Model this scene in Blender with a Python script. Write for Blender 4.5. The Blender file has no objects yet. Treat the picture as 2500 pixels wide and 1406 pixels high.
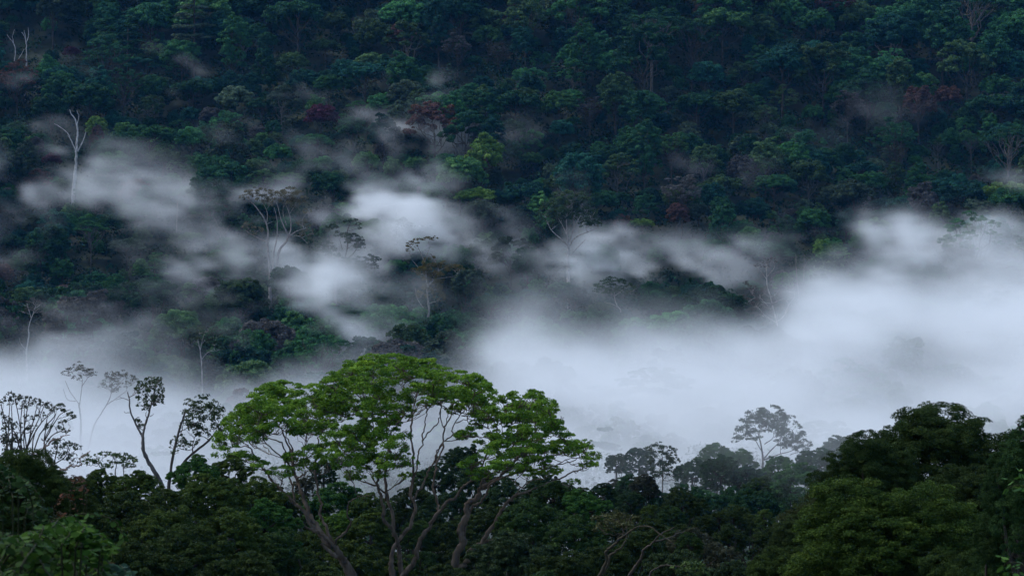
import bpy, math, time
import numpy as np
from mathutils import Vector

T0 = time.time()
S = bpy.context.scene
COL = S.collection
R = math.radians

# ------------------------------------------------------------------ camera
F = 7082.0                                   # photo pixels (2500 wide) per unit of slope
cam_d = bpy.data.cameras.new('camera')
cam = bpy.data.objects.new('camera', cam_d)
COL.objects.link(cam)
cam.location = (0, 0, 0)
cam.rotation_euler = (R(90), 0, 0)
cam_d.sensor_width = 36.0
cam_d.lens = 36.0 * F / 2500.0
cam_d.dof.use_dof = True
cam_d.dof.focus_distance = 210
cam_d.dof.aperture_fstop = 9.0
cam_d.clip_start = 0.5
cam_d.clip_end = 20000
S.camera = cam

# ------------------------------------------------------------------ sky, sun, exposure
SUN_EL, SUN_AZ = 58.0, -70.0                  # azimuth clockwise from +Y (the view direction)
w = bpy.data.worlds.new('World')
S.world = w
w.use_nodes = True
wn = w.node_tree.nodes
bg = wn['Background']
sky = wn.new('ShaderNodeTexSky')
sky.sky_type = 'NISHITA'
sky.sun_disc = False
sky.sun_elevation = R(SUN_EL)
sky.sun_rotation = R(SUN_AZ % 360)
sky.air_density = 1.2
sky.dust_density = 1.5
sky.ozone_density = 2.4
w.node_tree.links.new(sky.outputs[0], bg.inputs[0])
bg.inputs[1].default_value = 0.13
sun_d = bpy.data.lights.new('sun', 'SUN')
sun = bpy.data.objects.new('sun', sun_d)
COL.objects.link(sun)
sun_d.energy = 1.1
sun_d.angle = R(14)
sun_d.color = (1.0, 0.95, 0.86)
sd = Vector((math.cos(R(SUN_EL)) * math.sin(R(SUN_AZ)), math.cos(R(SUN_EL)) * math.cos(R(SUN_AZ)), math.sin(R(SUN_EL))))
sun.rotation_euler = sd.to_track_quat('Z', 'Y').to_euler()
sun.location = (0, -60, 120)
S.view_settings.view_transform = 'Standard'
S.view_settings.look = 'None'
S.view_settings.gamma = 1
S.view_settings.use_curve_mapping = False
S.view_settings.exposure = 1.0
cy = S.cycles
cy.use_denoising = True
cy.max_bounces = 6
cy.diffuse_bounces = 2
cy.glossy_bounces = 1
cy.transmission_bounces = 2
cy.transparent_max_bounces = 4
cy.volume_bounces = 4
cy.volume_step_rate = 2.0
cy.volume_max_steps = 256
cy.use_adaptive_sampling = True
cy.adaptive_threshold = 0.02
cy.sample_clamp_indirect = 4.0

# ------------------------------------------------------------------ numpy helpers
def P(px, py, d):
    """point at distance d along the view axis that the photo shows at pixel px, py"""
    return np.array([(px - 1250.0) / F * d, d, (703.0 - py) / F * d])

def unit(v):
    return v / np.maximum(np.linalg.norm(v, axis=-1, keepdims=True), 1e-9)

def hash2(ix, iy, seed):
    h = np.sin(ix * 127.1 + iy * 311.7 + seed * 74.7) * 43758.5453
    return h - np.floor(h)

def vnoise2(x, y, seed=0):
    ix, iy = np.floor(x), np.floor(y)
    fx, fy = x - ix, y - iy
    fx = fx * fx * (3 - 2 * fx); fy = fy * fy * (3 - 2 * fy)
    a = hash2(ix, iy, seed); b = hash2(ix + 1, iy, seed); c = hash2(ix, iy + 1, seed); d = hash2(ix + 1, iy + 1, seed)
    return (a * (1 - fx) + b * fx) * (1 - fy) + (c * (1 - fx) + d * fx) * fy

PY = np.array([-400, -60, -15, 0, 10, 22, 60, 120, 190, 300, 420, 530, 620, 700, 820, 900, 980, 1060, 1120, 1250, 1500, 1900, 2600, 4000.])
PZ = np.array([30, 1, -2.0, -2.6, -3.6, -7.5, -24, -41, -48, -55, -58, -57, -51, -43, -24, -4, 25, 62, 92, 158, 270, 330, 300, 200.])

def H(x, y):
    """height of the ground"""
    x = np.asarray(x, float); y = np.asarray(y, float)
    z = np.interp(y - 60.0 * (vnoise2(x / 160.0, y / 400.0, 3) - .5) * np.clip((y - 500) / 250, 0, 1), PY, PZ)
    k = np.clip((y - 60) / 200, 0, 1)
    z = z + k * (7.0 * (vnoise2(x / 55.0, y / 55.0, 7) - .5) + 2.5 * (vnoise2(x / 17.0, y / 17.0, 9) - .5))
    return z

def make_mesh(name, verts, faces, mat, attrs=None, smooth=False):
    """verts (N,3), faces (M,k) with one k, or a list of such arrays; attrs: name -> per-face float array"""
    me = bpy.data.meshes.new(name)
    fl = faces if isinstance(faces, list) else [faces]
    fl = [f for f in fl if len(f)]
    nv = len(verts)
    loops = np.concatenate([f.ravel() for f in fl]).astype(np.int32)
    starts, o = [], 0
    for f in fl:
        starts.append(o + np.arange(len(f), dtype=np.int32) * f.shape[1])
        o += f.size
    starts = np.concatenate(starts).astype(np.int32)
    me.vertices.add(nv)
    me.vertices.foreach_set('co', np.ascontiguousarray(verts, dtype=np.float32).ravel())
    me.loops.add(len(loops))
    me.loops.foreach_set('vertex_index', loops)
    me.polygons.add(len(starts))
    me.polygons.foreach_set('loop_start', starts)
    if smooth:
        me.polygons.foreach_set('use_smooth', np.ones(len(starts), dtype=bool))
    for k, v in (attrs or {}).items():
        v = np.ascontiguousarray(v, dtype=np.float32)
        a = me.attributes.new(k, 'FLOAT' if v.ndim == 1 else 'FLOAT_COLOR', 'FACE')
        a.data.foreach_set('value' if v.ndim == 1 else 'color', v.ravel())
    me.update(calc_edges=True)
    me.materials.append(mat)
    return me

def link(name, me, parent=None):
    o = bpy.data.objects.new(name, me)
    COL.objects.link(o)
    if parent is not None:
        o.parent = parent
    return o

# ------------------------------------------------------------------ materials
def principled(name):
    m = bpy.data.materials.new(name)
    m.use_nodes = True
    return m, m.node_tree.nodes, m.node_tree.links, m.node_tree.nodes['Principled BSDF']

def leaf_material(name, tint_from='OBJECT', trans=0.25, spec=0.06, rough=0.6):
    m, n, l, b = principled(name)
    if tint_from == 'OBJECT':
        c = n.new('ShaderNodeObjectInfo').outputs['Color']
    else:
        c = n.new('ShaderNodeAttribute'); c.attribute_name = 'tint'; c.attribute_type = 'INSTANCER' if tint_from == 'TINT' else 'GEOMETRY'; c = c.outputs['Color']
    t = n.new('ShaderNodeAttribute'); t.attribute_name = 'tone'
    hsv = n.new('ShaderNodeHueSaturation')
    mr = n.new('ShaderNodeMapRange')
    mr.inputs[1].default_value = 0.5; mr.inputs[2].default_value = 1.6
    mr.inputs[3].default_value = 0.515; mr.inputs[4].default_value = 0.475
    l.new(t.outputs['Fac'], mr.inputs[0]); l.new(mr.outputs[0], hsv.inputs['Hue'])
    l.new(t.outputs['Fac'], hsv.inputs['Value']); l.new(c, hsv.inputs['Color'])
    l.new(hsv.outputs[0], b.inputs['Base Color'])
    b.inputs['Roughness'].default_value = rough
    b.inputs['Specular IOR Level'].default_value = spec
    tr = n.new('ShaderNodeBsdfTranslucent')
    l.new(hsv.outputs[0], tr.inputs[0])
    mx = n.new('ShaderNodeMixShader')
    mx.inputs[0].default_value = trans
    l.new(b.outputs[0], mx.inputs[1]); l.new(tr.outputs[0], mx.inputs[2])
    l.new(mx.outputs[0], n['Material Output'].inputs['Surface'])
    return m

def bark_material(name, scale=1.2):
    m, n, l, b = principled(name)
    oi = n.new('ShaderNodeObjectInfo')
    tc = n.new('ShaderNodeTexCoord')
    mp = n.new('ShaderNodeMapping'); mp.inputs['Scale'].default_value = (scale, scale, scale * .25)
    l.new(tc.outputs['Object'], mp.inputs[0])
    no = n.new('ShaderNodeTexNoise'); no.inputs['Scale'].default_value = 3; no.inputs['Detail'].default_value = 6
    l.new(mp.outputs[0], no.inputs['Vector'])
    mr = n.new('ShaderNodeMapRange'); mr.inputs[1].default_value = .3; mr.inputs[2].default_value = .75
    mr.inputs[3].default_value = .45; mr.inputs[4].default_value = 1.45
    l.new(no.outputs[0], mr.inputs[0])
    mul = n.new('ShaderNodeVectorMath'); mul.operation = 'SCALE'
    l.new(oi.outputs['Color'], mul.inputs[0]); l.new(mr.outputs[0], mul.inputs['Scale'])
    l.new(mul.outputs[0], b.inputs['Base Color'])
    b.inputs['Roughness'].default_value = .9
    b.inputs['Specular IOR Level'].default_value = .08
    bp = n.new('ShaderNodeBump'); bp.inputs['Strength'].default_value = .5; bp.inputs['Distance'].default_value = .05
    l.new(no.outputs[0], bp.inputs['Height']); l.new(bp.outputs[0], b.inputs['Normal'])
    return m

M_LEAF = leaf_material('leaf')
M_FOREST = leaf_material('forest_leaf', 'TINT')
M_UNDER = leaf_material('undergrowth_leaf', 'GEOMETRY')
M_GLOSS = leaf_material('glossy_leaf', trans=.25, spec=.04, rough=.6)
M_BARK = bark_material('bark')

m, n, l, b = principled('forest_floor')
no = n.new('ShaderNodeTexNoise'); no.inputs['Scale'].default_value = .35; no.inputs['Detail'].default_value = 8
tc = n.new('ShaderNodeTexCoord'); l.new(tc.outputs['Object'], no.inputs['Vector'])
cr = n.new('ShaderNodeValToRGB')
cr.color_ramp.elements[0].position = .35; cr.color_ramp.elements[0].color = (.008, .013, .006, 1)
cr.color_ramp.elements[1].position = .7; cr.color_ramp.elements[1].color = (.013, .026, .010, 1)
l.new(no.outputs[0], cr.inputs[0]); l.new(cr.outputs[0], b.inputs['Base Color'])
b.inputs['Roughness'].default_value = 1
M_GROUND = m

# ------------------------------------------------------------------ ground
def build_ground():
    ys = np.unique(np.concatenate([np.linspace(-400, -20, 20), np.linspace(-20, 60, 41), np.linspace(60, 1300, 249), np.linspace(1300, 4000, 55)]))
    us = np.linspace(-1, 1, 141)
    YY, UU = np.meshgrid(ys, us, indexing='ij')
    XX = UU * (60 + 420 * np.clip((YY + 100) / 900, 0, 1) + 2600 * np.clip((YY - 1100) / 2900, 0, 1))
    XX = np.where(YY < 0, UU * 400, XX)
    ZZ = H(XX, YY)
    V = np.stack([XX, YY, ZZ], -1).reshape(-1, 3)
    a, bN = YY.shape
    i = np.arange(a * bN).reshape(a, bN)
    Q = np.stack([i[:-1, :-1], i[:-1, 1:], i[1:, 1:], i[1:, :-1]], -1).reshape(-1, 4)
    o = link('hillside', make_mesh('hillside', V, Q, M_GROUND, smooth=True))
    o['kind'] = 'structure'

build_ground()

# ------------------------------------------------------------------ foliage and wood generators
def leaf_quads(rng, C, N, size, aspect=.55, flat=.7):
    """one bent four-sided leaf (or leaf clump) at every centre C, facing roughly along N"""
    k = len(C)
    N = unit(N + flat * rng.normal(size=(k, 3)))
    t = unit(np.cross(N, rng.normal(size=(k, 3))))
    s = np.cross(N, t)
    L = (size * rng.uniform(.65, 1.35, k))[:, None]
    W = L * aspect * rng.uniform(.7, 1.3, k)[:, None]
    bend = N * L * rng.uniform(-.25, .25, k)[:, None]
    V = np.stack([C - t * L * .5 - bend, C + s * W * .5 + t * L * rng.uniform(-.15, .15, k)[:, None], C + t * L * .5 - bend,
                  C - s * W * .5 + t * L * rng.uniform(-.15, .15, k)[:, None]], 1)
    return V.reshape(-1, 3)

def quads_of(nv):
    return np.arange(nv, dtype=np.int32).reshape(-1, 4)

def sphere_dirs(rng, k, zmin=-1.):
    z = rng.uniform(zmin, 1, k); a = rng.uniform(0, 2 * np.pi, k); r = np.sqrt(1 - z * z)
    return np.stack([r * np.cos(a), r * np.sin(a), z], -1)

def puff_leaves(rng, lobes, n_total, size, sub=9, subr=.42, zmin=-.45, up=.35, fill=.25, aspect=.6, tone_spread=.22):
    """leaves over lobes [(centre, radii)], each lobe covered by smaller puffs"""
    C0 = np.array([l[0] for l in lobes], float); R0 = np.array([l[1] for l in lobes], float)
    area = (R0[:, 0] * R0[:, 1] + R0[:, 0] * R0[:, 2])
    cnt = np.maximum((n_total * area / area.sum()).astype(int), sub * 3)
    VC, VN, VT = [], [], []
    for c, r, k in zip(C0, R0, cnt):
        d = sphere_dirs(rng, sub, zmin)
        pc = c + d * r * rng.uniform(.6, .9, (sub, 1))
        pr = r * subr * rng.uniform(.7, 1.3, (sub, 1))
        which = rng.integers(0, sub, k)
        e = sphere_dirs(rng, k, -.6)
        e = unit(e + .7 * d[which])
        rad = 1 - fill * rng.random((k, 1)) ** 2
        pos = pc[which] + e * pr[which] * rad * np.array([1, 1, .85])
        VC.append(pos); VN.append(unit(e + up * np.array([0, 0, 1.])))
        tone_p = np.exp(rng.normal(0, tone_spread, sub))
        VT.append(np.clip(tone_p[which] * np.exp(rng.normal(0, .16, k)), .5, 1.7))
    C = np.concatenate(VC); N = np.concatenate(VN); T = np.concatenate(VT)
    return leaf_quads(rng, C, N, size, aspect), T

def tube(pts, rad, sides=6, cap=True):
    """verts and quads of a tube through pts"""
    pts = np.asarray(pts, float); rad = np.asarray(rad, float)
    k = len(pts)
    t = unit(np.gradient(pts, axis=0))
    ref = np.array([.31, .87, .12]); ref /= np.linalg.norm(ref)
    u = unit(np.cross(t, np.tile(ref, (k, 1))))
    v = np.cross(t, u)
    a = np.linspace(0, 2 * np.pi, sides, endpoint=False)
    V = pts[:, None] + rad[:, None, None] * (np.cos(a)[None, :, None] * u[:, None] + np.sin(a)[None, :, None] * v[:, None])
    i = np.arange(k * sides).reshape(k, sides)
    j = np.roll(i, -1, axis=1)
    Q = np.stack([i[:-1], j[:-1], j[1:], i[1:]], -1).reshape(-1, 4)
    return V.reshape(-1, 3), Q

class Wood:
    def __init__(self): self.V, self.Q, self.n = [], [], 0
    def add(self, pts, rad, sides=6):
        v, q = tube(pts, rad, sides)
        self.V.append(v); self.Q.append(q + self.n); self.n += len(v)
    def mesh(self, name, mat=None):
        if not self.V: return None
        return make_mesh(name, np.concatenate(self.V), np.concatenate(self.Q), mat or M_BARK, smooth=True)

def smooth_path(pts, m=4, rng=None, wob=0.):
    """Catmull-Rom through pts, m steps per span, with a little wobble"""
    p = np.asarray(pts, float)
    q = np.vstack([2 * p[0] - p[1], p, 2 * p[-1] - p[-2]])
    out = []
    for i in range(1, len(q) - 2):
        for s in np.linspace(0, 1, m, endpoint=False):
            out.append(.5 * (2 * q[i] + (q[i + 1] - q[i - 1]) * s + (2 * q[i - 1] - 5 * q[i] + 4 * q[i + 1] - q[i + 2]) * s * s
                             + (3 * q[i] - q[i - 1] - 3 * q[i + 1] + q[i + 2]) * s ** 3))
    out.append(p[-1])
    out = np.array(out)
    if rng is not None and wob: out[1:-1] += rng.normal(0, wob, (len(out) - 2, 3))
    return out

def limb(W, rng, a, b, r0, r1, sag=.15, sides=5, m=7, wob=.04):
    """a curved limb from a to b, rising first"""
    a = np.asarray(a, float); b = np.asarray(b, float)
    L = np.linalg.norm(b - a)
    s = np.linspace(0, 1, m)[:, None]
    c = a * .45 + b * .55 + np.array([0, 0, -sag * L]) + rng.normal(0, .08 * L, 3)
    p = (1 - s) ** 2 * a + 2 * s * (1 - s) * c + s * s * b
    p[1:-1] += rng.normal(0, wob * L, (m - 2, 3))
    W.add(p, np.linspace(r0, r1, m), sides)
    return p

# crown shapes: lobes in metres, base of the tree at the origin
def crown_lobes(kind, rng):
    Lb = []
    if kind == 'dome':
        Rr, zc, hz, k = 8.0, 16.5, 7.0, 20
        for i in range(k):
            t = (i + .5) / k; z = 1 - 1.15 * t; a = i * 2.39996 + rng.normal(0, .25); rr = math.sqrt(max(0, 1 - z * z))
            q = rng.uniform(.62, .82)
            Lb.append(((Rr * rr * math.cos(a) * q, Rr * rr * math.sin(a) * q, zc + hz * z * q), np.array([1, 1, .8]) * Rr * rng.uniform(.26, .38)))
    elif kind == 'round':
        Rr, zc, hz, k = 6.2, 18., 8., 22
        for i in range(k):
            t = (i + .5) / k; z = 1 - 1.5 * t; a = i * 2.39996 + rng.normal(0, .3); rr = math.sqrt(max(0, 1 - z * z))
            q = rng.uniform(.6, .85)
            Lb.append(((Rr * rr * math.cos(a) * q, Rr * rr * math.sin(a) * q, zc + hz * z * q), np.array([1, 1, .9]) * Rr * rng.uniform(.25, .4)))
    elif kind == 'broad':
        Rr, zc, hz, k = 10.5, 18., 5.5, 24
        for i in range(k):
            t = (i + .5) / k; z = 1 - .95 * t; a = i * 2.39996 + rng.normal(0, .3); rr = math.sqrt(max(0, 1 - z * z))
            q = rng.uniform(.65, .9)
            Lb.append(((Rr * rr * math.cos(a) * q, Rr * rr * math.sin(a) * q, zc + hz * z * q), np.array([1, 1, .62]) * Rr * rng.uniform(.2, .3)))
    elif kind == 'clumpy':
        Rr, zc, hz, k = 8.5, 17., 8.5, 13
        for i in range(k):
            t = (i + .5) / k; z = 1 - 1.35 * t; a = i * 2.39996 + rng.normal(0, .5); rr = math.sqrt(max(0, 1 - z * z))
            q = rng.uniform(.55, 1.0)
            Lb.append(((Rr * rr * math.cos(a) * q, Rr * rr * math.sin(a) * q, zc + hz * z * q), np.array([1, 1, .75]) * Rr * rng.uniform(.2, .36)))
    elif kind == 'tall':
        Rr, zc, hz, k = 5.2, 17.5, 10.5, 20
        for i in range(k):
            t = (i + .5) / k; z = 1 - 1.7 * t; a = i * 2.39996 + rng.normal(0, .4); rr = max(0, 1 - abs(z) ** 2.2) ** .5
            q = rng.uniform(.6, .9)
            Lb.append(((Rr * rr * math.cos(a) * q, Rr * rr * math.sin(a) * q, zc + hz * z * .85), np.array([1, 1, .9]) * Rr * rng.uniform(.3, .45)))
    elif kind == 'sparse':
        Rr, zc, hz, k = 8.5, 18., 8.5, 26
        for i in range(k):
            t = (i + .5) / k; z = 1 - 1.15 * t; a = i * 2.39996 + rng.normal(0, .5); rr = math.sqrt(max(0, 1 - z * z))
            q = rng.uniform(.6, 1.0)
            Lb.append(((Rr * rr * math.cos(a) * q, Rr * rr * math.sin(a) * q, zc + hz * z * q), np.array([1, 1, .6]) * Rr * rng.uniform(.14, .24)))
    elif kind == 'umbrella':
        Rr, k = 9.0, 18
        for i in range(k):
            t = (i + .5) / k; a = i * 2.39996 + rng.normal(0, .3); rr = math.sqrt(t)
            Lb.append(((Rr * rr * math.cos(a), Rr * rr * math.sin(a), 29 - 3.8 * rr ** 2 + rng.normal(0, .7)), np.array([1, 1, .42]) * Rr * rng.uniform(.2, .3)))
    elif kind == 'layered':
        for z, rr in ((27, .8), (24.5, 2.4), (22, 3.8), (19.3, 5.0), (16.4, 6.0), (13.5, 6.4)):
            k = max(1, int(rr * 1.7)); a0 = rng.uniform(0, 6)
            for i in range(k):
                a = a0 + i * 2 * np.pi / k
                Lb.append(((rr * .75 * math.cos(a), rr * .75 * math.sin(a), z + rng.normal(0, .3)), np.array([1.5, 1.5, .42]) * rng.uniform(.9, 1.2)))
    return Lb

KINDS = {'dome': (24, .34, .5), 'round': (26, .32, .45), 'broad': (24, .4, .5), 'clumpy': (26, .36, .55), 'tall': (28, .3, .4),
         'sparse': (27, .3, .6), 'umbrella': (31, .42, .72), 'layered': (28, .3, .4)}

def proto(kind, seed, leaves, size, fat=1., mat=None):
    """crown mesh and trunk mesh of one kind of tree, about 26 m tall"""
    rng = np.random.default_rng(seed)
    lobes = crown_lobes(kind, rng)
    sp = kind in ('sparse',)
    V, T = puff_leaves(rng, lobes, leaves, size, sub=10 if not sp else 7, up=.5, fill=.35 if not sp else .9,
                       zmin=-.25 if kind in ('umbrella', 'layered', 'broad') else -.5)
    cm = make_mesh('crown', V, quads_of(len(V)), mat or M_LEAF, {'tone': T})
    W = Wood()
    h, r, fr = KINDS[kind]
    r *= fat
    top = np.mean([l[0] for l in lobes], axis=0)
    zb = min(l[0][2] for l in lobes) if kind != 'layered' else 26
    zb = max(zb - 1.5, 9)
    bend = rng.normal(0, .5, 2)
    s = np.linspace(0, 1, 7)
    pts = np.stack([bend[0] * np.sin(s * 2.6), bend[1] * np.sin(s * 2.2), -2.5 + s * (zb + 2.5)], -1)
    W.add(pts, r * (1.25 - .55 * s) * np.where(s == 0, 1.3, 1), 7)
    for i, (c, rr) in enumerate(lobes):
        if kind == 'layered':
            a = np.array([0, 0, c[2] + .4])
            limb(W, rng, a, np.array(c), .1, .04, .0, 4, 4)
            continue
        if i % (1 if sp or kind in ('umbrella', 'clumpy') else 2): continue
        a = pts[rng.integers(4, 7)]
        p = limb(W, rng, a, np.array(c) - np.array([0, 0, rr[2] * .3]), r * .5, r * .16, .12, 5, 7)
        if sp or kind == 'umbrella':
            for q in range(3):
                limb(W, rng, p[rng.integers(3, 6)], np.array(c) + rng.normal(0, .55, 3) * rr, r * .2, r * .07, .05, 4, 5)
    return cm, W.mesh('trunk')

# ------------------------------------------------------------------ things, labels
THINGS = []                                   # every tree: dict(o, x, y (photo pixel of the crown), col, shape, layer, label)

def finish(o, label, cat, group=None):
    o['label'] = label; o['category'] = cat
    if group: o['group'] = group

def hill_depth(px, py, h, d0=560., d1=1290.):
    """distance at which the sight line through a photo pixel meets a surface h above the ground"""
    d = np.linspace(d0, d1, 731)
    x = (px - 1250.0) / F * d; z = (703.0 - py) / F * d
    g = H(x, d) + h - z
    k = np.nonzero(g > 0)[0]
    return float(d[k[0]]) if len(k) else d1

PAL = {  # colour word: albedo
    'dark green': (.017, .057, .027), 'deep blue-green': (.012, .050, .036), 'mid green': (.028, .090, .034), 'olive green': (.034, .068, .026),
    'fresh green': (.044, .112, .036), 'yellow-green': (.085, .165, .036), 'brown-green': (.038, .060, .036), 'russet brown': (.080, .046, .034),
    'grey-brown': (.062, .060, .055), 'maroon': (.058, .020, .028)}
SHAPE = {'dome': 'domed', 'round': 'round-crowned', 'broad': 'broad-crowned', 'clumpy': 'clumpy-crowned', 'tall': 'tall narrow', 'sparse': 'thin-crowned',
         'umbrella': 'flat-topped', 'layered': 'tiered', 'dead': 'leafless', 'ragged': 'ragged-crowned', 'spread': 'spreading'}

rng = np.random.default_rng(11)
PROTO = {}
for i, (k, nvar, lv, sz) in enumerate((('dome', 4, 15000, .68), ('round', 3, 14000, .66), ('broad', 3, 15000, .68), ('clumpy', 3, 12500, .66), ('tall', 2, 13000, .66),
                                       ('sparse', 2, 11000, .46), ('umbrella', 2, 11000, .46), ('layered', 1, 8000, .56))):
    PROTO[k] = [proto(k, 100 + 10 * i + j, lv, sz) for j in range(nvar)]

def put_tree(name, cm, tm, loc, s, rz, leaf, wood, sz=None):
    o = bpy.data.objects.new(name, None); COL.objects.link(o)
    o.empty_display_size = .5
    o.location = loc; o.rotation_euler = (0, 0, rz); o.scale = (s, s, sz or s)
    if cm is not None:
        c = link('crown', cm, o); c.color = (*leaf, 1)
    if tm is not None:
        t = link('trunk', tm, o); t.color = (*wood, 1)
    return o

KH = {'dome': 23.5, 'round': 26, 'broad': 23.5, 'clumpy': 25.5, 'tall': 28, 'sparse': 26, 'umbrella': 29.5, 'layered': 27.5}
KR = {'dome': 8.5, 'round': 6.8, 'broad': 11, 'clumpy': 9, 'tall': 5.6, 'sparse': 9, 'umbrella': 10.5, 'layered': 6.5}
PALE, BROWN = (.11, .10, .09), (.06, .052, .044)

# trees of the far slope that the photograph shows clearly: pixel x, pixel y of the top, width in pixels, kind, colour, label
LANDMARKS = [
 (45, 150, 112, 'sparse', 'russet brown', 'red-brown thin-crowned tree with fanned branches on the left edge of the upper slope'),
 (175, 112, 46, 'dome', 'maroon', 'small dull red crown among green trees near the upper left corner'),
 (440, 98, 105, 'dome', 'mid green', None), (570, 33, 82, 'tall', 'mid green', None), (795, 97, 92, 'broad', 'olive green', None),
 (992, 48, 112, 'clumpy', 'olive green', None), (1190, 62, 78, 'dome', 'fresh green', None), (1115, 84, 84, 'sparse', 'grey-brown', None),
 (370, 230, 78, 'clumpy', 'olive green', 'slim olive tree with a small high crown right of the dead white tree'),
 (475, 196, 120, 'broad', 'dark green', None), (785, 254, 90, 'dome', 'maroon', 'dark maroon domed tree rising out of the upper mist'),
 (772, 232, 54, 'round', 'fresh green', 'fresh green round tree standing just behind the maroon tree'), (872, 249, 48, 'umbrella', 'mid green', None),
 (770, 330, 96, 'broad', 'mid green', None), (1185, 325, 100, 'round', 'yellow-green', 'tall billowing yellow-green tree, the brightest crown on the middle slope'),
 (1125, 380, 130, 'dome', 'fresh green', None), (895, 370, 74, 'dome', 'fresh green', None), (1160, 458, 108, 'broad', 'yellow-green', 'broad yellow-green crown just above the central mist'),
 (400, 365, 112, 'broad', 'olive green', None), (128, 370, 54, 'dome', 'maroon', 'dark red dome beside the foot of the dead white tree'), (465, 310, 84, 'dome', 'mid green', None),
 (1990, 20, 105, 'dome', 'mid green', 'large mid green dome high on the slope at upper right'), (1725, 150, 98, 'dome', 'deep blue-green', None), (1815, 145, 80, 'clumpy', 'olive green', None),
 (1400, 147, 84, 'clumpy', 'mid green', None), (1355, 147, 30, 'layered', 'mid green', 'very narrow tiered tree like a small spire on the upper slope'),
 (1440, 235, 84, 'sparse', 'grey-brown', None), (1365, 222, 98, 'dome', 'fresh green', None), (1700, 228, 130, 'broad', 'dark green', None),
 (1870, 255, 64, 'clumpy', 'olive green', None), (2070, 222, 98, 'sparse', 'grey-brown', 'grey leafless-looking fan-shaped tree left of the two russet trees'),
 (2245, 203, 88, 'round', 'russet brown', 'taller and left one of the two russet trees side by side'), (2315, 210, 80, 'dome', 'russet brown', 'lower and right one of the two russet trees side by side'),
 (1985, 255, 64, 'dome', 'mid green', None), (1575, 290, 88, 'tall', 'dark green', None), (1640, 325, 98, 'sparse', 'fresh green', None),
 (1720, 350, 98, 'clumpy', 'olive green', None), (1510, 370, 102, 'clumpy', 'olive green', None), (1665, 425, 112, 'sparse', 'grey-brown', None),
 (2185, 395, 50, 'tall', 'olive green', None), (2290, 340, 62, 'umbrella', 'dark green', 'dark flat-topped tree on a thin white trunk, left one of a pair'),
 (2372, 330, 66, 'umbrella', 'dark green', 'dark flat-topped tree on a thin white trunk, right one of a pair'), (592, 85, 72, 'umbrella', 'dark green', 'dark flat-topped tree on a thin white pole of a trunk'),
 (1220, 108, 62, 'sparse', 'grey-brown', None), (1655, 490, 58, 'round', 'russet brown', 'small round tan-brown crown beside darker domes above the mist'), (1705, 495, 64, 'dome', 'brown-green', None),
 (1842, 483, 80, 'dome', 'deep blue-green', None), (1987, 510, 90, 'dome', 'mid green', None), (2116, 561, 88, 'dome', 'mid green', None), (2240, 552, 84, 'dome', 'dark green', None),
 (2070, 510, 64, 'round', 'deep blue-green', None), (2085, 436, 108, 'dome', 'brown-green', None), (1890, 428, 112, 'broad', 'mid green', None), (2125, 640, 90, 'dome', 'dark green', None),
 (2000, 662, 78, 'round', 'dark green', None), (1912, 660, 50, 'round', 'fresh green', None), (1015, 381, 60, 'dome', 'fresh green', None), (1300, 370, 54, 'dome', 'fresh green', None),
 (1175, 487, 98, 'dome', 'brown-green', None), (1109, 530, 74, 'dome', 'dark green', None), (1062, 490, 54, 'round', 'fresh green', None), (915, 471, 66, 'dome', 'deep blue-green', None),
 (1290, 596, 88, 'round', 'dark green', 'dark round tree dimmed by mist left of the pale-trunked emergent'), (1312, 720, 90, 'dome', 'dark green', 'compact dark dome at the upper edge of the white fog bank'),
 (1200, 720, 106, 'broad', 'dark green', None), (1402, 694, 78, 'dome', 'deep blue-green', None), (1566, 532, 54, 'broad', 'yellow-green', None),
 (1520, 522, 58, 'sparse', 'russet brown', None), (1602, 712, 92, 'dome', 'dark green', None), (952, 708, 50, 'clumpy', 'dark green', None),
 (219, 541, 98, 'umbrella', 'mid green', 'flat umbrella-topped tree standing alone in front of mist'), (348, 545, 52, 'round', 'olive green', None), (309, 581, 98, 'broad', 'brown-green', None),
 (380, 618, 80, 'layered', 'mid green', 'tiered green tree with level branches like a fir'), (583, 632, 94, 'dome', 'dark green', 'dense near-black dome left of the pale forked tree'),
 (110, 455, 62, 'clumpy', 'dark green', None), (235, 428, 106, 'clumpy', 'dark green', None), (345, 493, 74, 'clumpy', 'dark green', None), (427, 491, 64, 'dome', 'dark green', None),
 (540, 490, 102, 'clumpy', 'dark green', None), (434, 757, 138, 'dome', 'fresh green', 'big fresh green dome above the left fog bank'), (90, 412, 84, 'sparse', 'russet brown', None),
 (30, 570, 60, 'dome', 'dark green', None), (10, 640, 50, 'round', 'russet brown', None), (150, 625, 64, 'round', 'mid green', None), (469, 570, 74, 'broad', 'olive green', None),
 (467, 690, 58, 'clumpy', 'fresh green', None), (328, 715, 70, 'clumpy', 'dark green', None), (707, 648, 112, 'dome', 'dark green', None), (375, 676, 140, 'dome', 'dark green', None),
 (590, 682, 140, 'dome', 'olive green', None), (848, 672, 68, 'dome', 'brown-green', None), (805, 420, 92, 'dome', 'dark green', None), (690, 205, 90, 'clumpy', 'brown-green', None),
 (640, 415, 70, 'clumpy', 'fresh green', None), (705, 425, 90, 'umbrella', 'fresh green', 'bright green flat-topped tree peering over the pale forked tree'),
 (860, 285, 80, 'dome', 'dark green', None), (220, 200, 120, 'dome', 'dark green', None), (120, 230, 100, 'dome', 'dark green', None), (640, 240, 90, 'broad', 'dark green', None)]

KEEP_OUT = []                                # (distance, pixel x, top pixel, bottom pixel, half width): what nearer random trees must not cover

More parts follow.
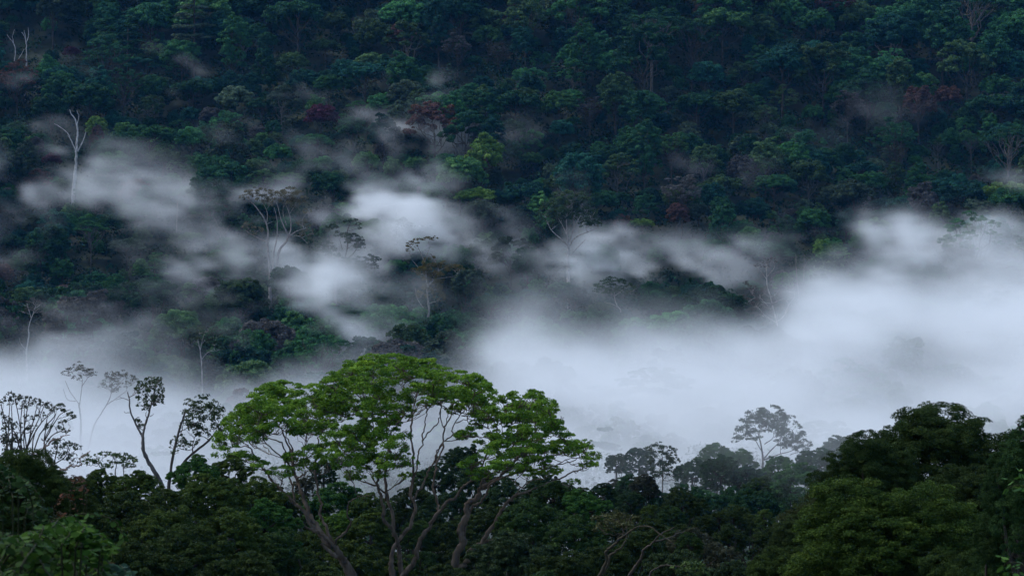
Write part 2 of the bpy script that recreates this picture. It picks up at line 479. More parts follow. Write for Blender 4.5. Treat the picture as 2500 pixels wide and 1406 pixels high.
def place_landmark(X, YT, WPX, kind):
    s = .9
    for _ in range(6):
        d = hill_depth(X, YT, KH[kind] * s)
        s = float(np.clip(WPX * d / F / (2 * KR[kind]), .42, 1.5))
    s = min(s, 1.5)
    d = hill_depth(X, YT, KH[kind] * s)
    return d, s

LM = []
for (X, YT, WP, kind, colw, lab) in LANDMARKS:
    d, s = place_landmark(X, YT, WP, kind)
    LM.append((X, YT, WP, kind, colw, lab, d, s))
    hh = KH[kind] * s * F / d
    KEEP_OUT.append((d, X, YT, YT + hh * (.5 if kind not in ('umbrella', 'layered', 'sparse') else .85), WP * .5 if kind != 'umbrella' else WP * .4))
# places of the traced trees further below
def hd(X, Y, h=8):
    return hill_depth(X, Y, h)
KEEP_OUT += [(hd(665, 664) + 35, 680, 420, 655, 75), (hd(826, 690) + 35, 850, 535, 690, 80), (hd(1046, 750) + 35, 1050, 580, 750, 60), (hd(1387, 682) + 35, 1385, 480, 680, 60), (hd(1512, 745) + 35, 1500, 680, 735, 55), (hd(184, 412) + 35, 185, 270, 412, 30),
             (hd(62, 152) + 35, 55, 65, 150, 35), (hd(1898, 788) + 35, 1885, 635, 785, 60), (hd(66, 890) + 35, 70, 745, 890, 40), (hd(494, 950) + 35, 500, 800, 950, 30), (hd(1955, 680) + 35, 1955, 610, 665, 20), (820, 425, 470, 490, 12),
             # open pools of mist where no near crown stands
             (895, 1700, 565, 690, 130), (895, 930, 495, 600, 100), (850, 560, 590, 665, 60), (880, 1230, 545, 650, 50), (880, 2320, 575, 720, 160), (870, 130, 545, 600, 60), (900, 620, 425, 470, 40)]

def covered(x, y, kind, s):
    px = 1250 + F * x / y; top = 703 - F * (float(H(x, y)) + KH[kind] * s) / y
    hw = KR[kind] * s * F / y
    for (d, X, a, b_, w_) in KEEP_OUT:
        if y < d + 3 and abs(px - X) < w_ + hw * .75 and top < b_ and y > d - 260: return True
    return False

def scatter_hill():
    out, cell = [], {}
    def near(a, bb, r, f):
        ci, cj = int(a // 24), int(bb // 24)
        for i in (ci - 1, ci, ci + 1):
            for j in (cj - 1, cj, cj + 1):
                for (p, q, rr) in cell.get((i, j), ()):
                    if (p - a) ** 2 + (q - bb) ** 2 < (f * (rr + r)) ** 2: return True
        return False
    for (X, YT, WP, kind, colw, lab, d, s) in LM:
        a = (X - 1250) / F * d
        cell.setdefault((int(a // 24), int(d // 24)), []).append((a, d, KR[kind] * s))
    names = ['dome', 'round', 'broad', 'clumpy', 'tall', 'sparse', 'umbrella', 'layered']
    for n, s0, s1, f, pr in ((5000, .85, 1.25, .60, [.33, .20, .15, .19, .06, .04, .02, .01]), (7000, .62, .9, .60, [.32, .22, .10, .20, .10, .04, .01, .01]), (14000, .34, .6, .60, [.45, .30, .05, .15, .03, .01, .0, .01])):
        y = rng.uniform(505, 1260, n); x = rng.uniform(-1, 1, n) * (y * .1765 + 26)
        kinds = rng.choice(names, n, p=pr)
        for a, bb, k in zip(x, y, kinds):
            s = rng.uniform(s0, s1) if s0 < .8 or bb < 700 or rng.random() > .14 else rng.uniform(1.3, 1.6)
            if bb < 640 and s > .95: s = .95
            if near(a, bb, KR[k] * s, f) or covered(a, bb, k, s): continue
            cell.setdefault((int(a // 24), int(bb // 24)), []).append((a, bb, KR[k] * s))
            out.append((a, bb, k, s))
    return out

TREES = scatter_hill()

def visible_area(items):
    """pixels each item would show, nearest first; items (x, y, kind, s)"""
    GW, GH = 312, 176
    own = -np.ones((GH, GW), int)
    order = sorted(range(len(items)), key=lambda i: items[i][1])
    yy, xx = np.mgrid[0:GH, 0:GW]
    for i in order:
        x, y, k, s = items[i]
        f = F / y / 8
        cx = (1250 + F * x / y) / 8; hh = KH[k] * s; rz = hh * .3
        cyy = (703 - F * (float(H(x, y)) + hh - rz) / y) / 8
        rx, ry = KR[k] * s * .9 * f, rz * f
        a0, a1 = max(0, int(cx - rx)), min(GW, int(cx + rx) + 2); b0, b1 = max(0, int(cyy - ry)), min(GH, int(cyy + ry) + 2)
        if a0 >= a1 or b0 >= b1: continue
        mk = ((xx[b0:b1, a0:a1] - cx) / max(rx, .5)) ** 2 + ((yy[b0:b1, a0:a1] - cyy) / max(ry, .5)) ** 2 < 1
        blk = own[b0:b1, a0:a1]
        blk[mk & (blk < 0)] = i
    return np.bincount(own[own >= 0], minlength=len(items))

ITEMS = [((l[0] - 1250) / F * l[6], l[6], l[3], l[7]) for l in LM] + TREES
area = visible_area(ITEMS)
N_SINGLE = 95
cand = [i for i in range(len(LM), len(ITEMS)) if ITEMS[i][1] > 640 and area[i] > 0]
cand.sort(key=lambda i: -area[i])
single = set(cand[:N_SINGLE])
cw = ['dark green', 'deep blue-green', 'mid green', 'olive green', 'fresh green', 'yellow-green', 'brown-green', 'russet brown', 'grey-brown', 'maroon']
cp = [.33, .23, .20, .085, .042, .003, .07, .008, .030, .002]

def hill_tree(x, y, k, s, c, lab, wood):
    cm, tm = PROTO[k][rng.integers(len(PROTO[k]))]
    leaf = np.array(PAL[c]) * math.exp(rng.normal(.18, .22 if lab is None else .05))
    o = put_tree('forest_tree', cm, tm, (x, y, float(H(x, y)) - .3), s, rng.uniform(0, 6.28), leaf, wood)
    hh = KH[k] * s
    THINGS.append(dict(o=o, x=1250 + F * x / y, y=703 - F * (float(H(x, y)) + hh * .75) / y, col=c, shape=SHAPE[k], layer='hill', label=lab, group='rainforest trees on the far slope'))

for (X, YT, WP, kind, colw, lab, d, s) in LM:
    hill_tree((X - 1250) / F * d, d, kind, s, colw, lab, PALE if kind in ('umbrella', 'clumpy') else BROWN)
for i in sorted(single):
    x, y, k, s = ITEMS[i]
    hill_tree(x, y, k, s, rng.choice(cw, p=cp) if k != 'umbrella' else 'dark green', None, PALE if k == 'umbrella' or rng.random() < .05 else BROWN)

def rest_of_forest():
    """every other tree of the slope in ONE object: points that carry one of the crowns each"""
    crowns = [cm for k in PROTO for cm, tm in PROTO[k]]
    first = {}
    k0 = 0
    for k in PROTO:
        first[k] = k0; k0 += len(PROTO[k])
    have = {}
    for o in COL.objects:
        if o.type == 'MESH' and o.name.startswith('crown'): have.setdefault(o.data.name, o)
    pos, sc, rot, kd, tn = [], [], [], [], []
    for i in range(len(LM), len(ITEMS)):
        if i in single: continue
        x, y, k, s = ITEMS[i]
        opts = [first[k] + j for j in range(len(PROTO[k])) if crowns[first[k] + j].name in have]
        if not opts: opts = [first['dome'] + j for j in range(len(PROTO['dome'])) if crowns[first['dome'] + j].name in have]
        pos.append((x, y, float(H(x, y)) - .3)); sc.append((s, s, s * rng.uniform(.9, 1.12))); rot.append((0, 0, rng.uniform(0, 6.28)))
        kd.append(rng.choice(opts)); tn.append((*(np.array(PAL[rng.choice(cw, p=cp)]) * math.exp(rng.normal(.22, .26))), 1.))
    me = bpy.data.meshes.new('forest')
    me.vertices.add(len(pos)); me.vertices.foreach_set('co', np.array(pos, np.float32).ravel())
    for nm, ty, arr, f in (('size', 'FLOAT_VECTOR', sc, 'vector'), ('turn', 'FLOAT_VECTOR', rot, 'vector'), ('kind_index', 'INT', kd, 'value'), ('tint', 'FLOAT_COLOR', tn, 'color')):
        at = me.attributes.new(nm, ty, 'POINT')
        at.data.foreach_set(f, np.array(arr, np.int32 if ty == 'INT' else np.float32).ravel())
    me.materials.append(M_FOREST)
    o = link('forest', me); o['kind'] = 'stuff'
    g = bpy.data.node_groups.new('forest', 'GeometryNodeTree')
    g.interface.new_socket('Geometry', in_out='INPUT', socket_type='NodeSocketGeometry')
    g.interface.new_socket('Geometry', in_out='OUTPUT', socket_type='NodeSocketGeometry')
    N, L = g.nodes, g.links
    gi, go, jn = N.new('NodeGroupInput'), N.new('NodeGroupOutput'), N.new('GeometryNodeJoinGeometry')
    def named(nm, ty):
        a = N.new('GeometryNodeInputNamedAttribute'); a.data_type = ty; a.inputs[0].default_value = nm
        return a.outputs['Attribute']
    a_s, a_r, a_k = named('size', 'FLOAT_VECTOR'), named('turn', 'FLOAT_VECTOR'), named('kind_index', 'INT')
    er = N.new('FunctionNodeEulerToRotation'); L.new(a_r, er.inputs[0])
    for idx in sorted(set(int(v) for v in kd)):
        ob = N.new('GeometryNodeObjectInfo'); ob.transform_space = 'ORIGINAL'; ob.inputs['Object'].default_value = have[crowns[idx].name]
        sm = N.new('GeometryNodeSetMaterial'); sm.inputs['Material'].default_value = M_FOREST
        L.new(ob.outputs['Geometry'], sm.inputs['Geometry'])
        cp_ = N.new('FunctionNodeCompare'); cp_.data_type = 'INT'; cp_.operation = 'EQUAL'
        L.new(a_k, cp_.inputs[2]); cp_.inputs[3].default_value = idx
        ip = N.new('GeometryNodeInstanceOnPoints')
        L.new(gi.outputs[0], ip.inputs['Points']); L.new(cp_.outputs[0], ip.inputs['Selection']); L.new(sm.outputs[0], ip.inputs['Instance'])
        L.new(er.outputs[0], ip.inputs['Rotation']); L.new(a_s, ip.inputs['Scale'])
        L.new(ip.outputs[0], jn.inputs[0])
    L.new(jn.outputs[0], go.inputs[0])
    md = o.modifiers.new('forest', 'NODES'); md.node_group = g
    # low growth that fills the gaps between the trunks
    m = 17000
    y = rng.uniform(480, 1260, m); x = rng.uniform(-1, 1, m) * (y * .1765 + 30)
    per = 26; k = m * per
    rr = np.repeat(rng.uniform(1.6, 4.4, m), per)[:, None]
    e = sphere_dirs(rng, k, -.1)
    C = np.repeat(np.stack([x, y, H(x, y) + rng.uniform(0, 4.5, m)], -1), per, 0) + e * rr * rng.uniform(.8, 1.1, (k, 1))
    V = leaf_quads(rng, C, unit(e + np.array([0, 0, .5])), 1.0, .7, .4)
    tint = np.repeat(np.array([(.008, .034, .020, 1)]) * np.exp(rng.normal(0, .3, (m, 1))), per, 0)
    # taller understorey of the near valley
    m = 5000
    y = rng.uniform(125, 540, m); x = rng.uniform(-1, 1, m) * (y * .1765 + 12)
    per = 150; k2 = m * per
    hh = rng.uniform(3, 25, m)
    rr = np.repeat(rng.uniform(2.0, 4.4, m), per)[:, None]
    e = sphere_dirs(rng, k2, -.5)
    C = np.repeat(np.stack([x, y, H(x, y) + hh], -1), per, 0) + e * rr * rng.uniform(.7, 1.15, (k2, 1)) * np.array([1, 1, .9])
    V = np.concatenate([V, leaf_quads(rng, C, unit(e + np.array([0, 0, .5])), .72, .6, .5)])
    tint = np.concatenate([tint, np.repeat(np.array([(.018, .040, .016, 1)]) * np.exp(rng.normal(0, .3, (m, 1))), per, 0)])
    k += k2
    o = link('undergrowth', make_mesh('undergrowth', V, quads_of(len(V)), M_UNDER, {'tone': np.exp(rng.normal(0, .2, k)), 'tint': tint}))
    o['kind'] = 'stuff'

rest_of_forest()
print('hill', len(LM), len(single), len(ITEMS), round(time.time() - T0, 1))

# ------------------------------------------------------------------ trees traced limb by limb
def traced(name, d, limbs, pads, leaf, wood, size=.2, dens=1., foot=None, twig=.05, fan=4, lab=None, layer='front', col='', shape='', rngseed=1, back=False, pad_depth=None,
           cat='tree', trunk_name='trunk', mat=None, up=.55, wob=.012, sides=7, puffy=(1, 1)):
    """limbs: (pixel points, width at start, width at end in pixels, depth offset at start, at end); pads: (pixel x, y, half width, half height)"""
    rg = np.random.default_rng(rngseed)
    if layer == 'hill' and foot is not None:
        d = hd(foot[0], max(q[1] for q in limbs[0][0])) - 22
    px = d / F
    W = Wood(); nodes = []
    for (pts, w0, w1, o0, o1) in limbs:
        k = len(pts)
        p3 = np.array([P(p[0], p[1], d + o0 + (o1 - o0) * i / max(1, k - 1)) for i, p in enumerate(pts)])
        p3 = smooth_path(p3, 4, rg, wob)
        rr = np.linspace(w0, w1, len(p3)) * px * .43 * np.exp(rg.normal(0, .09, len(p3)))
        W.add(p3, rr, sides)
        nodes += [(q, r_) for q, r_ in zip(p3, rr)]
    if foot is not None:                        # trunk from the ground up to the first traced point
        (fx, fw) = foot
        p0 = P(limbs[0][0][0][0], limbs[0][0][0][1], d + limbs[0][3])
        gx = (fx - 1250) / F * d
        g = np.array([gx, d, float(H(gx, d)) - 1.])
        W.add(smooth_path([g, g * .6 + p0 * .4 + rg.normal(0, .3, 3), p0], 5), np.linspace(fw, limbs[0][1], 11) * px * .5, sides + 1)
        base = np.array([gx, d, float(H(gx, d))])
    else:
        base = P(limbs[0][0][0][0], limbs[0][0][0][1], d)
    NP = np.array([q for q, _ in nodes]); NR_ = np.array([r_ for _, r_ in nodes])
    VV, TT, = [], []
    pl = []
    for i, p in enumerate(pads):
        o = p[4] if len(p) > 4 else (pad_depth(p, rg) if pad_depth else rg.uniform(-1, 1) * 1.5)
        pl.append((P(p[0], p[1], d + o), p[2] * px * puffy[0], p[3] * px * puffy[1]))
    pl.sort(key=lambda q: np.min(np.linalg.norm(NP - q[0], axis=1)))
    lobes, n = [], 0
    for (c, rx, rz) in pl:
        bot = c - np.array([0, 0, rz * .35])
        cost = np.linalg.norm(NP - bot, axis=1) + 2.0 * np.maximum(0, NP[:, 2] - bot[2] + .3 * rx) - np.minimum(NR_, .12) * 4
        j = int(np.argmin(cost))
        r0 = min(NR_[j] * .75, twig * (1 + .25 * np.linalg.norm(NP[j] - bot)))
        p = limb(W, rg, NP[j], bot, max(r0, twig * .55), twig * .5, .1, 5, 8, .03)
        NP = np.vstack([NP, p[2:]]); NR_ = np.concatenate([NR_, np.full(len(p) - 2, twig * .6)])
        for q in range(fan):
            a = rg.uniform(0, 2 * np.pi)
            e = c + np.array([math.cos(a) * rx * .8, math.sin(a) * rx * .8, rz * rg.uniform(-.1, .5)])
            limb(W, rg, p[rg.integers(3, 7)], e, twig * .45, twig * .2, .08, 4, 5, .04)
        lobes.append((c, np.array([rx, rx, rz * 1.2])))
        n += dens * 4.2 * (rx * rx + 2.2 * rx * rz) / (size * size * .55)
    o = bpy.data.objects.new(name, None); COL.objects.link(o); o.location = base; o.empty_display_size = .5
    if lobes:
        V, T = puff_leaves(rg, lobes, int(n), size, sub=12, subr=.36, zmin=-.5, up=up, fill=.7, aspect=.5, tone_spread=.2)
        c = link('crown', make_mesh('crown', V - base, quads_of(len(V)), mat or M_LEAF, {'tone': T}), o); c.color = (*leaf, 1)
    me = W.mesh(trunk_name)
    me.transform(__import__('mathutils').Matrix.Translation(-Vector(base)))
    t = link(trunk_name, me, o); t.color = (*wood, 1)
    allp = [p[:2] for p in pads] or [q for l in limbs for q in l[0]]
    THINGS.append(dict(o=o, x=float(np.mean([q[0] for q in allp])), y=float(np.mean([q[1] for q in allp])), col=col, shape=shape, layer=layer, label=lab, cat=cat,
                       group=None))
    return o

def zz(sx, x0, y0, pts):                       # coordinates read off an enlarged crop
    return [(x0 + a / sx, y0 + b / sx) for a, b in pts]

# the big tree in front ------------------------------------------------------------------
BD = 190.
za = lambda *p: zz(4.594, 500, 1100, p)
zb = lambda *p: zz(4.545, 950, 1100, p)
zc = lambda *p: zz(4.536, 950, 850, p)
zd = lambda *p: zz(5.0, 500, 850, p)
LB = [
 ([(985, 1800), (972, 1700), (925, 1560), (885, 1460), (858, 1406), (844, 1374), (831, 1357), (818, 1335)], 46, 17, 0, -2),
 ([(818, 1335)] + za((1360, 980), (1230, 900), (1080, 830), (1030, 785), (930, 785), (860, 790), (720, 805)), 10, 2.5, -2, -5),
 (za((1030, 790), (990, 735), (930, 730), (880, 750), (850, 820), (770, 850)), 3.5, 1.5, -4, -5),
 (za((1080, 830), (900, 775), (760, 760), (640, 720), (500, 700)), 3, 1.4, -4, -6),
 ([(809, 1335)] + za((1340, 1010), (1290, 940), (1200, 840), (1110, 690), (1000, 580), (930, 510), (860, 430), (745, 330), (700, 250), (625, 150), (530, 10)) + [(604, 1088), (582, 1072)], 13, 3, -2, -1),
 (za((1000, 600), (900, 540), (810, 530), (740, 500)), 4, 1.6, -1.5, -4),
 (za((870, 440), (800, 490), (860, 540)), 2.5, 1.2, -1, -3),
 ([(812, 1330)] + za((1290, 890), (1200, 760), (1140, 650), (1110, 540), (1080, 460), (1060, 380), (1020, 280), (990, 150), (980, 0)) + zd((1050, 1250), (980, 1090), (940, 980), (860, 930)), 15, 3.5, -2, 1.5),
 (za((1040, 610), (1010, 570), (985, 400), (950, 300), (900, 100)) + zd((960, 1180), (850, 1120), (700, 1040), (580, 1040)), 7, 2.4, 0, 3),
 (za((1020, 290), (960, 180), (880, 80)) + zd((850, 1250), (740, 1140), (640, 960)), 6, 2, 0, -3),
 (zd((1050, 1390), (1070, 1230), (1000, 1080), (1010, 900)), 5, 2, 1, 2),
 ([(815, 1328)] + za((1380, 900), (1330, 800), (1290, 700), (1310, 600), (1270, 500), (1260, 380), (1235, 250), (1240, 150), (1270, 10)) + zd((1390, 1270), (1385, 1130), (1400, 1060), (1480, 960)), 9, 3, -1.5, 3),
 (za((1235, 260), (1110, 150), (1120, 40)) + zd((1240, 1000), (1200, 960)), 4, 1.8, 1, 3),
 ([(814, 1330)] + za((1490, 980), (1560, 920), (1620, 850), (1640, 800), (1600, 730), (1600, 640), (1640, 560), (1720, 515), (1800, 500), (1900, 490)), 7, 1.6, -2, -6),
 (za((1310, 1040), (1400, 1130), (1480, 1190)), 9, 12, -2.4, -2.2),
 # middle stems
 ([(985, 1800), (975, 1640), (960, 1500)] + zb((40, 1391), (20, 1250), (45, 1090), (90, 1015)), 26, 10, 0, 0),
 ([(985, 1780), (985, 1600)] + zb((135, 1391), (125, 1200), (100, 1080), (88, 1010)), 20, 12, .3, .2),
 (zb((92, 1020), (50, 900)) + za((2000, 760), (2010, 680), (1990, 580), (1960, 450), (1930, 350), (1960, 200), (1910, 60)) + zd((2080, 1320), (2040, 1220), (1900, 1130)), 12, 4, 0, -3),
 (za((2120, 960), (2110, 720), (2060, 560), (2030, 380), (2035, 150), (2060, 0)) + zd((2250, 1250), (2210, 900), (2240, 700)), 11, 5, .2, 2),
 (za((2020, 560), (2030, 500), (1960, 430), (1870, 290)), 6, 3.5, 0, -3),
 (zd((2210, 1180), (2060, 1000), (1960, 870), (1840, 780)), 4, 2, 1, 0), (zd((2230, 900), (2340, 930), (2420, 830), (2400, 700)), 4, 2, 1, 3),
 (zd((2210, 1100), (2330, 960), (2380, 860)), 4, 2, 1, 4), (zd((1960, 870), (1990, 980), (2080, 1120)), 3, 3, 0, 0), (zd((2060, 1000), (2040, 780), (1960, 640), (1910, 500)), 4, 2, 0, 2),
 (zb((92, 1015), (150, 930), (230, 850), (260, 750), (290, 660), (270, 540), (235, 480), (240, 400), (262, 280)) + zc((270, 1170), (240, 1000), (250, 820), (245, 650), (215, 590), (190, 500), (150, 420)), 12, 3, 0, 3),
 (zc((225, 600), (280, 540), (320, 450), (330, 380)), 3, 1.5, 3, 4), (zc((220, 595), (170, 480), (120, 400)), 2.4, 1.2, 3, 1),
 (zc((252, 800), (290, 620), (310, 480)), 3.5, 1.6, 2, 5), (zc((270, 720), (340, 610), (420, 530)), 3, 1.4, 2, 3),
 (zb((270, 540), (320, 450), (380, 370), (430, 240), (495, 150)) + zc((520, 1240), (540, 1140), (600, 1040)), 6, 4, 0, 2),
 (zb((250, 500), (262, 380), (300, 200)) + zc((320, 1190), (350, 1100), (376, 1020), (370, 940), (395, 840), (420, 700), (405, 620)), 5, 3, 0, 4),
 (zc((376, 1020), (430, 940), (520, 850), (560, 760), (570, 660), (600, 590), (680, 540)), 4, 2.2, 2, 4), (zc((420, 700), (470, 650), (500, 620)), 2.5, 1.4, 3, 4),
 ([(985, 1760), (968, 1560), (965, 1440)] + zb((150, 1370), (250, 1270), (300, 1180), (320, 1050), (380, 930), (450, 840), (490, 760), (560, 670), (640, 570), (730, 530), (780, 450), (830, 390), (930, 320)), 18, 5, 0, -4),
 (zb((555, 665), (530, 560), (500, 450), (480, 380), (520, 230), (530, 150)) + zc((590, 1130), (605, 1020), (605, 890), (625, 850), (690, 740), (690, 600), (640, 560)), 8, 3, -1, 3),
 (zb((495, 150), (515, 60)) + zc((520, 1200), (560, 1080), (625, 1020), (700, 960), (700, 900), (740, 810), (800, 720), (900, 660), (1050, 640)), 5, 2.4, 1, 4),
 (zc((740, 825), (850, 790), (980, 795)), 3, 1.5, 3, 4), (zc((605, 880), (570, 760), (580, 640), (650, 560)), 3.4, 1.8, 2, 5), (zc((800, 745), (920, 740), (1030, 650)), 2.6, 1.3, 3, 5),
 (zc((625, 850), (660, 720), (760, 600), (780, 520)), 3, 1.6, 3, 1),
 # right-hand stems
 ([(985, 1800), (1010, 1690), (1060, 1530), (1098, 1420)] + zb((720, 1280), (760, 1120), (825, 1020), (800, 940), (785, 860), (860, 730), (860, 620), (900, 560), (990, 500), (1005, 430), (1100, 370), (1200, 310), (1300, 220), (1400, 120)) + zc((1450, 1180), (1560, 1050), (1640, 900)), 30, 3, 0, 0),
 (zb((825, 1010), (840, 850), (870, 760), (920, 630), (1000, 580), (1080, 500), (1105, 400), (1200, 330), (1300, 290), (1410, 250), (1600, 210), (1750, 190), (1870, 150), (2000, 130), (2120, 70)), 9, 2, .4, -2),
 (zb((1005, 440), (1035, 310), (1010, 210)) + zc((1050, 1250), (1120, 1080), (1200, 930), (1160, 780)), 6, 2.4, 0, -3),
 ([(1102, 1412)] + zb((800, 1290), (860, 1230), (880, 1140), (950, 1070), (1030, 1020), (1080, 930), (1150, 830), (1220, 720), (1270, 620), (1350, 540), (1420, 480), (1550, 450), (1650, 400), (1800, 350), (1920, 290), (2050, 230), (2140, 205)), 16, 3, 0, -4),
 (zb((1410, 485), (1450, 420), (1550, 350), (1680, 295)), 5, 2.5, -2, 1), (zb((1830, 340), (1920, 360), (1980, 400), (1960, 450)), 3.4, 1.5, -3, -4),
 (zb((1030, 1025), (1150, 990), (1280, 930), (1350, 840), (1420, 780), (1520, 745), (1680, 755), (1900, 748), (2000, 740), (2080, 670), (2050, 620)), 10, 1.5, 0, -6),
 (zb((1310, 280), (1420, 370), (1540, 470), (1660, 540)), 3, 1.2, -2, -5), (zb((1870, 150), (1960, 100), (2060, 60)), 3, 1.6, -2, 1), (zb((1300, 215), (1340, 100)) + zc((1380, 1040), (1440, 960), (1420, 880)), 4, 2, 0, 2),
 (zc((1030, 990), (930, 940)), 2, 1, -3, -4), (zc((1050, 1250), (1130, 1020), (1030, 985)), 4, 2, -2, -3), (zc((1130, 1000), (1220, 960), (1290, 930)), 2.5, 1.4, -2, -1), (zc((1140, 960), (1100, 880)), 2.2, 1.2, -2, -1)]
PB = [(560, 1060, 38, 36), (595, 1015, 45, 28), (618, 990, 35, 22), (660, 957, 45, 20), (702, 950, 45, 18), (748, 960, 45, 20), (640, 1000, 55, 26), (690, 995, 55, 26), (740, 1005, 50, 26), (600, 1060, 45, 28),
 (650, 1045, 45, 26), (555, 1105, 38, 20), (700, 1045, 40, 22), (750, 1050, 45, 26), (800, 1035, 32, 20), (790, 990, 40, 24), (600, 1118, 36, 13), (645, 1138, 32, 14), (690, 1155, 36, 16), (722, 1120, 32, 18),
 (762, 1105, 32, 22), (745, 1142, 28, 15), (800, 1092, 32, 22), (816, 1112, 24, 16), (545, 1085, 26, 26), (570, 1035, 30, 22),
 (808, 935, 38, 20), (850, 915, 45, 22), (862, 892, 34, 13), (910, 882, 35, 15), (905, 908, 50, 22), (960, 884, 45, 18), (1000, 896, 45, 18), (1040, 890, 32, 15), (960, 918, 42, 20), (1012, 915, 42, 18), (870, 950, 55, 26),
 (830, 960, 45, 24), (920, 945, 50, 24), (815, 1000, 42, 22), (868, 990, 45, 20), (930, 985, 48, 26), (970, 982, 42, 26), (988, 1008, 26, 16), (900, 1012, 32, 16), (945, 1022, 32, 12),
 (830, 1060, 38, 24), (862, 1045, 38, 24), (882, 1078, 46, 26), (920, 1060, 38, 30), (958, 1060, 46, 30), (972, 1092, 38, 26), (930, 1108, 42, 26), (880, 1115, 38, 22), (840, 1095, 38, 22), (910, 1148, 38, 24), (958, 1130, 38, 24),
 (1000, 1128, 20, 18), (850, 1130, 42, 24), (990, 1163, 16, 12), (870, 1163, 32, 16),
 (1060, 922, 42, 18), (1100, 916, 42, 17), (1136, 926, 38, 18), (1160, 946, 36, 20), (1180, 965, 32, 20), (1196, 985, 26, 15), (1080, 945, 46, 20), (1120, 958, 46, 20), (1056, 955, 30, 14), (1150, 972, 36, 16), (1045, 980, 20, 9), (1066, 976, 22, 11),
 (1116, 998, 20, 14), (1142, 982, 22, 12), (1110, 975, 26, 11), (1020, 945, 30, 12),
 (1240, 978, 28, 13), (1275, 965, 34, 16), (1305, 970, 28, 16), (1290, 990, 42, 20), (1335, 990, 28, 18), (1192, 1010, 38, 17), (1225, 1014, 42, 22), (1262, 1020, 42, 22), (1310, 1020, 46, 22), (1350, 1022, 34, 22),
 (1165, 1032, 20, 8), (1140, 1058, 26, 13), (1126, 1064, 16, 8), (1190, 1038, 24, 10), (1202, 1078, 38, 18), (1240, 1065, 42, 22), (1280, 1060, 42, 22), (1320, 1060, 46, 24), (1365, 1055, 34, 24), (1390, 1075, 28, 18),
 (1192, 1108, 38, 20), (1230, 1100, 42, 22), (1280, 1098, 42, 20), (1330, 1095, 42, 18), (1372, 1098, 38, 22), (1410, 1097, 32, 18), (1442, 1108, 24, 18), (1432, 1130, 22, 16), (1430, 1082, 16, 10), (1150, 1130, 32, 16), (1152, 1158, 26, 14),
 (1192, 1138, 38, 16), (1240, 1134, 42, 17), (1290, 1128, 38, 15), (1330, 1124, 32, 12), (1290, 1153, 40, 12), (1340, 1148, 30, 11), (1400, 1176, 17, 9), (1182, 1163, 26, 11)]

def big_depth(p, rg):
    half = 8.5 * math.sqrt(max(.12, 1 - ((p[0] - 1000) / 490.) ** 2))
    top = np.interp(p[0], [530, 600, 760, 850, 960, 1100, 1200, 1280, 1400, 1470], [1080, 990, 935, 890, 870, 905, 985, 955, 1060, 1115])
    k = np.clip((p[1] - top) / 160., 0, 1)
    return half * (rg.uniform(-.75, .75) * (1 - k) - k * rg.uniform(.1, .8))

rg0 = np.random.default_rng(77)
extra = []
for p in PB:                                  # the far side of the crown, behind the pads that face the camera
    if rg0.random() < (.85 if p[1] < 1030 else .3):
        extra.append((p[0] + rg0.normal(0, 14), p[1] + abs(rg0.normal(6, 8)), p[2] * .9, p[3] * .9, rg0.uniform(2, 8)))
traced('umbrella_tree', BD, LB, PB + extra, (.095, .195, .018), (.11, .084, .064), size=.145, dens=1.6, foot=(985, 52), twig=.05, fan=6, wob=.035, rngseed=3, pad_depth=big_depth,
       lab='great many-stemmed tree with a wide bright green umbrella crown in the foreground', layer='front', col='fresh green', shape='umbrella', up=.7, sides=8)

# trees in front of the left fog bank -----------------------------------------------------
z5 = lambda *p: zz(4.017, 0, 850, p)
traced('forked_tree', 200., [
  ([(398, 1192), (391, 1176), (373, 1144), (358, 1119), (349, 1094), (349, 1066)], 14, 9, 0, 0),
  (z5((1400, 870), (1380, 830), (1330, 740), (1280, 620), (1265, 500), (1250, 430)), 7, 3, 0, .5), (z5((1400, 870), (1410, 800), (1430, 730), (1460, 640), (1480, 550), (1500, 480), (1520, 400)), 7, 4, 0, -.3),
  (z5((1260, 510), (1200, 490), (1130, 505)), 2, .8, .5, 1), (z5((1250, 440), (1258, 415)), 1.5, .6, .5, .5), (z5((1275, 630), (1230, 632), (1215, 615)), 2, .8, .3, .6), (z5((1440, 690), (1430, 650), (1440, 620)), 2.5, 1, 0, 0),
  (z5((1470, 670), (1500, 650), (1500, 635)), 2, .8, 0, 0), (z5((1400, 800), (1370, 780), (1355, 740)), 2.5, 1, 0, 0), (z5((1390, 470), (1400, 440)), 1, .6, 0, 0), (z5((1200, 490), (1160, 470)), 1, .5, .7, 1)],
  [(345, 945, 15, 14), (362, 940, 18, 15), (382, 938, 13, 13), (350, 965, 18, 15), (370, 962, 20, 18), (388, 958, 13, 15), (345, 985, 14, 12), (365, 983, 18, 13), (385, 978, 14, 12), (372, 930, 14, 9), (360, 995, 12, 7), (336, 1030, 9, 9), (344, 1040, 8, 6), (333, 955, 9, 9), (395, 970, 6, 8), (388, 925, 8, 5)],
  (.040, .062, .026), (.12, .10, .09), size=.20, dens=.75, foot=(430, 20), twig=.04, fan=3, rngseed=4, lab='bare forked tree with one dark leafy ball on its right arm', layer='front', col='dark green', shape='forked', up=.2)
